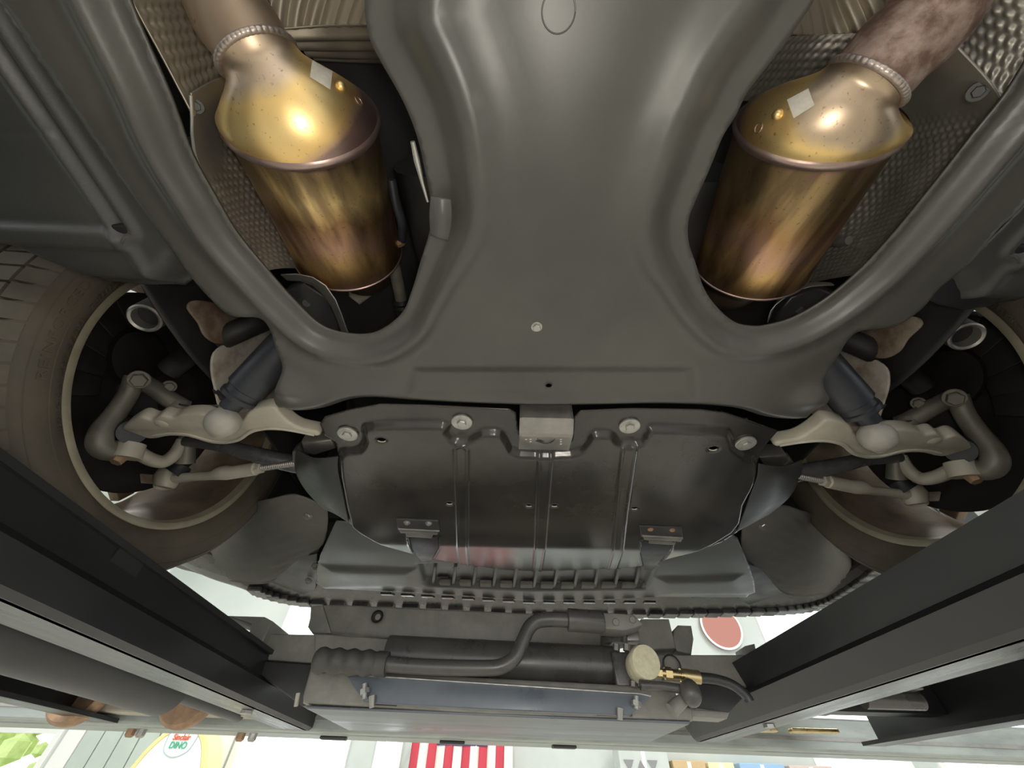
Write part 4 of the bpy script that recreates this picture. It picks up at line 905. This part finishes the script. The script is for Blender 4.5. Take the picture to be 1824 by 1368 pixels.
def suspension():
    # knuckle: C-shaped casting with bolted head
    k = MB()
    path = [(240, 672, -.665), (228, 703, -.668), (205, 738, -.672), (184, 766, -.674), (178, 788, -.672), (190, 802, -.668), (222, 800, -.662)]
    pts = spline([PX(*p) for p in path], 6); rpx = spline([(15,), (15,), (16,), (18,), (19,), (18,), (18,)], 6)[:, 0]
    k.tube(pts, [rad(Vector(p), r) for p, r in zip(pts, rpx)], 16)
    kn = k.build('steering_knuckle', M['knuckle'], car, label='C-shaped grey cast steering knuckle')
    p = [(240, 672, -.665), (275, 692, -.655), (300, 710, -.645), (330, 727, -.630)]
    pts = spline([PX(*q) for q in p], 5); MB().tube(pts, [rad(Vector(q), 15) for q in pts], 12).build('knuckle_arm', M['knuckle'], kn)
    MB().tube([PX(318, 722, -.635), PX(322, 748, -.62)], [.019, .016], 16).build('ball_joint_seat', M['knuckle'], kn)
    place('knuckle_bolt', b_big, PX(248, 676, -.642), DOWN+Vector((.9, -.5, 0)), kn, 1.2)
    place('knuckle_bolt', b_big, PX(302, 688, -.64), DOWN+Vector((.9, -.5, 0)), kn, .85)
    # lower eye, nut
    a, b = P(222, 798, .440), P(246, 806, .436)
    MB().tube([PX(236, 790, -.650), PX(224, 816, -.650)], [.019, .021], 20).build('eye', M['alu'], kn)
    MB().tube([PX(205, 824, -.655), PX(219, 810, -.655)], [.0085, .0105], 6).build('rusted_nut', M['rustbolt'], kn)
    # link from the eye to the steering arm
    lp = spline([PX(240, 802, -.65), PX(268, 818, -.65), PX(292, 822, -.645), PX(312, 808, -.638), PX(326, 785, -.635)], 6)
    MB().tube(lp, [rad(Vector(q), r) for q, r in zip(lp, np.linspace(12, 10, len(lp)))], 14).build('steering_arm', M['alu'], kn)
    lp = spline([PX(331, 775, -.632), PX(333, 800, -.630), PX(330, 824, -.632)], 5)
    MB().tube(lp, [rad(Vector(q), r) for q, r in zip(lp, np.linspace(10, 15, len(lp)))], 14).build('steering_arm_end', M['knuckle'], kn)
    # lower control arm
    top = [(219, 760), (232, 750), (246, 743), (258, 745), (270, 749), (284, 741), (296, 743), (308, 745), (324, 739), (354, 738), (372, 743), (400, 752), (428, 750), (438, 739), (452, 730), (485, 726), (498, 736), (510, 748), (531, 762), (565, 770)]
    bot = [(565, 778), (520, 771), (485, 768), (462, 770), (446, 775), (428, 787), (410, 792), (393, 793), (370, 790), (336, 780), (301, 778), (269, 783), (240, 774), (219, 766)]
    out = spline([P(a, b, .408) for a, b in top+bot], 3, True)
    arm = MB().prism([Vector(p) for p in out], (0, 0, .024), bev=.0045).build('control_arm', M['alu'], car, label='beige cast lower control arm')
    lip_ = spline([P(a, b, .4075) for a, b in [(560, 775), (520, 767), (485, 763), (460, 765), (444, 769), (427, 781), (410, 786), (393, 787), (370, 784), (336, 774), (301, 772), (272, 776)]], 5)
    MB().tube(lip_, .0022, 8).build('arm_edge_bead', M['alu'], arm)
    MB().tube([P(236, 770, .415), P(232, 764, .435), P(232, 762, .445)], [.020, .024, .022], 24).build('ball_joint_boot', M['boot'], arm)
    MB().ball(P(290, 752, .412), .011, 14, (1.3, 1, .6)).build('arm_boss', M['alu'], arm)
    # stabiliser link joint
    c = P(397, 752, .390); rb = rad(c, 27)
    sj = MB().ball(c, rb, 24, (1.08, 1, 1)).build('link_joint', M['joint'], car, label='round beige joint on the control arm')
    d = (P(385, 775, .385)-c).normalized()
    MB().tube([c+d*rb*.72, c+d*rb*1.02, c+d*rb*1.05], [rb*.62, rb*.58, rb*.50], 20).build('joint_cap', M['joint'], sj)
    # damper with dark boot
    a0, a1 = P(412, 722, .412), P(500, 628, .475)
    dd = (a1-a0); r0 = rad(a0, 22); r1 = rad(a0.lerp(a1, .3), 33)
    MB().tube([a0+dd*s for s in (-.05, .12, .14, .20, .22, .30, .32, 1.4)], [r0*.75, r0*.8, r1*.95, r1*.95, r1*.88, r1*.88, r1, r1], 28).build('damper', M['boot'], car, label='dark blue-black damper above the control arm')
    MB().tube([P(392, 722, .43), P(340, 724, .455), P(320, 720, .47)], .0018, 8).build('sensor_wire', M['steel'], car)
    MB().prism([P(378, 694, .44), P(398, 708, .436), P(404, 714, .434), P(385, 712, .438)], (0, 0, .006)).build('sensor_lever', M['black'], car, smooth=False)
    # stabiliser bar
    lp = spline([P(330, 786, .455), P(392, 793, .448), P(440, 806, .442), P(525, 826, .440), P(600, 835, .45)], 8)
    MB().tube(lp, [rad(Vector(q), r) for q, r in zip(lp, np.linspace(9, 18, len(lp)))], 18).build('thrust_arm', M['bar'], car, label='shiny dark stabiliser bar')
    # tie rod
    t0 = P(303, 853, .420); tr = MB()
    lp = [P(312, 852, .420), P(345, 849, .420), P(378, 847, .420), P(392, 843, .420), P(404, 842, .420), P(412, 842, .420), P(456, 835, .422), P(458, 835, .422)]
    tr.tube(lp, [rad(q, r) for q, r in zip(lp, (9, 7.5, 8, 12, 13, 11.5, 11.5, 8))], 16)
    tro = tr.build('tie_rod', M['alu'], car, label='beige steering tie rod with locknut')
    MB().tube([P(300, 842, .436), P(298, 850, .424), P(294, 866, .406), P(293, 868, .404)], [rad(t0, 17), rad(t0, 20), rad(t0, 16), rad(t0, 13)], 24).build('rod_end', M['alu'], tro)
    MB().tube([P(322, 832, .440), P(318, 838, .433), P(311, 844, .426)], [rad(t0, 16), rad(t0, 15), rad(t0, 19)], 20).build('rod_end_boot', M['boot'], tro)
    th = MB(); q0, q1 = P(456, 835, .422), P(530, 824, .430); nth = 22
    for i in range(nth):
        s = i/nth; p_ = q0.lerp(q1, s); d_ = (q1-q0)/nth; th.tube([p_, p_+d_*.5, p_+d_], [.0058, .0068, .0058], 12, cap=False)
    th.build('thread', M['steel'], tro)
    MB().tube([P(452, 836, .422), P(466, 834, .422)], [.0105, .0105], 6).build('locknut', M['alu'], tro)
    MB().box((-.013, -.010, -.0015), (.013, .010, .0015), Matrix.Translation(P(263, 853, .424)) @ Matrix.Rotation(.1, 4, 'Z') @ Matrix.Rotation(-.5, 4, 'X'), bev=.001).build('data_tag', M['pale'], tro, smooth=False)
    # hexagonal clamp where the rod enters the subframe
    MB().prism([P(x, y, .426) for x, y in ((520, 806), (528, 800), (540, 815), (545, 832), (530, 842), (521, 835))], (0, 0, .02), bev=.002).build('rack_clamp', M['steel'], car)
    # brake cooling tube, cut open
    e0, e1 = P(256, 568, .455), P(345, 515, .60); ax = (e1-e0).normalized(); ro = rad(e0, 26)
    loft([(e0+ax*.02, ax, ro*.74), (e0+ax*.002, ax, ro*.76), (e0, ax, ro*.9), (e0+ax*.002, ax, ro), (e0+ax*.05, ax, ro), (e1, ax, ro), (e1+ax*.1, ax, ro)], 32, cap=False).build('cooling_tube', M['steel'], car, label='cut grey tube end beside the wheel')
    MB().tube([e0+ax*.018, e0+ax*.019], ro*.74, 24).build('tube_bore', M['deep'], car)
    # drive of the arch: pale inner panel, arch liner, upper arm
    patch('inner_fender', [[(-.49, .14, .46), (-.49, .14, .60), (-.49, .14, .85)], [(-.49, .35, .45), (-.48, .35, .60), (-.49, .35, .85)], [(-.50, .60, .50), (-.49, .60, .60), (-.50, .60, .85)], [(-.50, .85, .50), (-.50, .85, .60), (-.50, .85, .85)]], 30, 20, M['deep'], car, label='black inner fender wall', flip=True)
    MB().prism(spline([PX(a, b, -.474) for a, b in ((388, 622), (430, 600), (470, 580), (500, 575), (520, 640), (500, 700), (450, 735), (400, 735), (384, 690), (378, 650))], 4, True), (-.004, 0, 0), bev=.001).build('inner_fender_patch', M['pale'], car, label='pale dusty metal plate behind the damper')
    MB().prism(spline([PX(a, b, -.472) for a, b in ((336, 548), (352, 535), (400, 545), (470, 575), (440, 592), (395, 612), (368, 600), (355, 575))], 4, True), (-.004, 0, 0), bev=.001).build('frame_rail_plate', M['rustplate'], car, label='rusty brown plate above the upper arm')
    lp = spline([PX(300, 660, -.62), PX(340, 630, -.58), PX(400, 600, -.48), PX(490, 562, -.43)], 6); MB().tube(lp, .019, 14).build('upper_arm', M['disc'], car)
    loft([(PX(250, 640, -.70), (1, 0, 0), .06), (PX(250, 640, -.68), (1, 0, 0), .05)], 24).build('caliper_bracket', M['disc'], car)
    v = []; f = []; nn = 28
    for k_ in range(nn+1):
        a = math.radians(-8+196*k_/nn)
        for x in (-.44, -.90): v.append((x, WC[0]+.385*math.cos(a), WC[1]+.385*math.sin(a)))
    f = [(2*k_, 2*k_+1, 2*k_+3, 2*k_+2) for k_ in range(nn)]
    o = mk('arch_shell', v, f, M['deep'], car); o.modifiers.new('t', 'SOLIDIFY').thickness = .004
for MIRROR in (False, True):
    wheel(); suspension()
MIRROR = False

# ------------------------------------------------------------------ rolling bridge jack between the runways
JY = .93; K = JY/1.15
jack = empty('bridge_jack', (0, JY, .10), 'black hydraulic rolling bridge jack spanning between the runways', 'jack')
def J(px, py, dy=0): return PY(px, py, JY+dy)
def jprism(name, pts, mat, d, dy=0, bev=.003, parent=jack, **k): return MB().prism([J(a, b, dy) for a, b in pts], (0, d, 0), bev=bev).build(name, mat, parent, **k)
def jtube(name, pts, mat, rpx, dy=0, n=20, parent=jack, sm=0, **k):
    q = [J(a, b, dy) for a, b in pts]; q = spline(q, sm) if sm else q
    m = len(q); rr = np.interp(np.linspace(0, 1, m), np.linspace(0, 1, len(rpx)), rpx) if isinstance(rpx, (list, tuple)) else [rpx]*m
    return MB().tube(q, [rad(Vector(p), r) for p, r in zip(q, rr)], n).build(name, mat, parent, **k)
bb_ = jprism('base_beam', [(552, 1190), (1160, 1222), (1195, 1215), (1215, 1255), (1234, 1262), (1236, 1283), (870, 1271), (538, 1252), (538, 1240)], M['jack'], .30, 0, .006, label='wide lower beam of the jack')
jprism('beam_underside', [(545, 1256), (1230, 1284), (1228, 1290), (545, 1262)], M['jack_under'], .30, .004, .002)
jprism('guard_plate', [(618, 1205), (640, 1203), (1140, 1236), (1160, 1240), (1122, 1275), (870, 1264), (660, 1252), (648, 1250)], M['jack_blue'], .008, -.03, .002, label='blue-grey guard plate across the jack')
jprism('plate_edge', [(640, 1201), (1140, 1234), (1160, 1238), (1160, 1241), (1140, 1237), (640, 1204)], M['bolt'], .012, -.034, .0008)
for k, (bx, by, h) in enumerate(((650, 1218, 26), (1133, 1240, 22))):
    jtube('stud', [(bx, by), (bx, by+h)], M['bolt'], 5, -.036, 10); jtube('nut', [(bx, by+9), (bx, by+18)], M['bolt'], 9, -.036, 6)
for bx, by in ((663, 1240), (1104, 1262)): jtube('hanger_bolt', [(bx, by), (bx, by+20)], M['steel'], [7, 5], -.034, 8)
for xa, xb, y_ in ((666, 707, 1250), (840, 905, 1256), (1062, 1125, 1268)):
    jtube('chain_tab', [(xa, y_), (xb, y_+2)], M['deep'], 5, -.02, 8)
jtube('pump_cylinder', [(690, 1168), (1093, 1188)], M['jack_blk'], 31, .05, 32, label='long dark pump cylinder')
jprism('cylinder_saddle', [(560, 1128), (690, 1137), (715, 1142), (700, 1150), (690, 1185), (672, 1165), (560, 1180)], M['jack'], .06, .05, .004)
jprism('cylinder_cover', [(700, 1140), (1080, 1160), (1080, 1172), (695, 1155)], M['jack'], .05, .03, .004)
ub = jprism('upper_beam', [(560, 1078), (600, 1076), (950, 1092), (1080, 1100), (1080, 1157), (725, 1140), (560, 1126)], M['jack'], .10, .12, .006, label='dusty upper beam of the jack')
jprism('upper_beam_end', [(553, 1080), (575, 1078), (590, 1128), (556, 1128), (548, 1116), (552, 1100)], M['jack'], .09, .11, .003, parent=ub)
loft([(J(672, 1098, .113), (0, -1, 0), .017*K), (J(672, 1098, .106), (0, -1, 0), .0175*K), (J(672, 1098, .100), (0, -1, 0), .013*K)], 28).build('plug_rim', M['deep'], ub)
loft([(J(673, 1099, .104), (0, -1, 0), .010*K), (J(673, 1099, .096), (0, -1, 0), .008*K)], 16).build('plug_screw', M['jack'], ub)
jprism('beam_seam', [(725, 1139), (1080, 1156), (1080, 1158), (725, 1141)], M['alu'], .01, .10, .0005, parent=ub)
la = jprism('left_arm', [(434, 1172), (460, 1128), (566, 1130), (560, 1182)], M['jack'], .12, .06, .004, label='left telescopic arm of the jack')
jprism('arm_socket', [(402, 1096), (470, 1098), (485, 1106), (458, 1165), (432, 1170), (447, 1112)], M['jack'], .10, .04, .004, parent=la)
jprism('left_guide', [(430, 1175), (560, 1183), (548, 1255), (538, 1258), (480, 1215)], M['black'], .05, .05, .003, parent=la)
jtube('guide_pin', [(531, 1235), (527, 1258)], M['alu'], 3.5, -.02, 10)
ra = jprism('right_arm', [(1170, 1166), (1330, 1166), (1345, 1210), (1338, 1225), (1180, 1212)], M['jack'], .12, .08, .004, label='right telescopic arm of the jack')
jprism('arm_socket', [(1328, 1150), (1345, 1146), (1350, 1170), (1362, 1235), (1350, 1240), (1338, 1180)], M['jack'], .06, .07, .004, parent=ra)
loft([(J(1197, 1184, .078), (0, -1, 0), .024*K), (J(1197, 1184, .072), (0, -1, 0), .024*K), (J(1197, 1184, .071), (0, -1, 0), .021*K), (J(1197, 1184, .079), (0, -1, 0), .020*K)], 28, cap=False).build('arm_hole', M['black'], ra)
jprism('head_plate', [(1142, 1102), (1192, 1102), (1205, 1155), (1160, 1158), (1125, 1150)], M['jack'], .10, .11, .004, label='flat head plate of the jack')
hb = jprism('head_block', [(1200, 1122), (1208, 1113), (1232, 1114), (1236, 1138), (1232, 1166), (1205, 1160), (1198, 1140)], M['jack'], .08, .14, .004)
pbk = jprism('pump_block', [(1090, 1160), (1128, 1160), (1138, 1180), (1142, 1225), (1098, 1224)], M['jack_blk'], .07, .0, .006, label='pump valve block')
loft([(J(1094, 1150, .05), (0, 0, 1), .036*K), (J(1094, 1126, .05), (0, 0, 1), .036*K)], 24).build('pump_barrel', M['jack_blk'], pbk)
for bx in (1098, 1116): jtube('block_bolt', [(bx, 1160), (bx, 1148)], M['steel'], 6, .02, 6, parent=pbk)
for bx in (1128, 1140): jtube('block_bolt', [(bx, 1224), (bx, 1214)], M['steel'], 6, -.006, 6, parent=pbk)
jprism('barrel_bracket', [(1112, 1128), (1138, 1124), (1140, 1142), (1116, 1142)], M['steel'], .03, .04, .003, parent=pbk)
# handle
ph = jtube('pump_handle', [(688, 1183), (760, 1188), (860, 1190), (895, 1186), (918, 1170), (932, 1140), (945, 1115), (966, 1104), (1012, 1104)], M['jack_blk'], 12, -.05, 20, sm=10, label='cranked pump handle')
g = MB(); gp = []
for i in range(61):
    s = i/60; p = J(566+124*s, 1176+7*s, -.05); r = rad(p, 19+1.6*math.sin(s*2*math.pi*4.6)*(s < .85)); gp.append((p, r))
g.tube([gp[0][0]-(gp[1][0]-gp[0][0])*2]+[p for p, r in gp], [gp[0][1]*.8]+[r for p, r in gp], 20).build('rubber_grip', M['grip'], ph)
jtube('grip_ring', [(560, 1190), (575, 1196), (592, 1192)], M['black'], 4, -.05, 10, sm=6, parent=ph)
jtube('handle_socket', [(1010, 1104), (1012, 1104), (1072, 1108), (1075, 1108)], M['jack_blk'], [15, 18, 18, 16], -.05, 24, parent=ph)
jprism('handle_bracket', [(1074, 1091), (1128, 1094), (1145, 1110), (1143, 1114), (1112, 1123), (1076, 1120)], M['jack'], .05, -.03, .003, label='pivot bracket of the handle')
for bx, by in ((1097, 1108), (1127, 1104)): loft([(J(bx, by, -.030), (0, -1, 0), .0085*K), (J(bx, by, -.036), (0, -1, 0), .0075*K)], 16).build('pivot_pin', M['steel'], jack)
# cap, fittings, hose, valve knob
cc = J(1148, 1180, -.04)
loft([(cc+Vector((0, .04, 0)), (.15, -1, -.1), .036*K), (cc, (.15, -1, -.1), .037*K), (cc+Vector((.002, -.006, 0)), (.15, -1, -.1), .034*K)], 36).build('oil_cap', M['cap'], jack, label='round cream oil cap')
for xa, xb, r, m in ((1164, 1178, 9, 6), (1178, 1184, 7, 16), (1184, 1196, 10, 6), (1196, 1212, 8, 16), (1212, 1246, 10.5, 16)):
    jtube('brass_fitting', [(xa, 1197+(xa-1164)*.12), (xb, 1197+(xb-1164)*.12)], M['brass'], r, -.03, m)
jtube('hydraulic_hose', [(1244, 1207), (1275, 1210), (1305, 1220), (1328, 1238), (1336, 1250)], M['hose'], 8, -.03, 16, sm=8, label='black hydraulic hose')
vk = jtube('valve_stem', [(1140, 1220), (1180, 1222), (1222, 1228)], M['jack_blk'], [8, 7, 7], -.04, 14)
MB().ball(J(1230, 1234, -.05), rad(J(1230, 1234, -.05), 18), 24, (1, 1, 1.15)).build('valve_knob', M['jack_blk'], jack, label='round black ball knob')
jtube('foot_lever', [(1225, 1240), (1208, 1254), (1196, 1266)], M['jack'], [9, 11, 12], -.03, 16)
jprism('right_guide', [(1220, 1262), (1300, 1268), (1296, 1280), (1225, 1276)], M['jack'], .05, .02, .003)
jprism('right_guide', [(1240, 1215), (1338, 1228), (1300, 1270), (1240, 1262)], M['black'], .04, .07, .003)

# ------------------------------------------------------------------ lift everything to its height above the shop floor
for o in list(bpy.data.objects):
    if o.parent is None and o.type not in ('CAMERA', 'LIGHT'): o.location.z += ZC
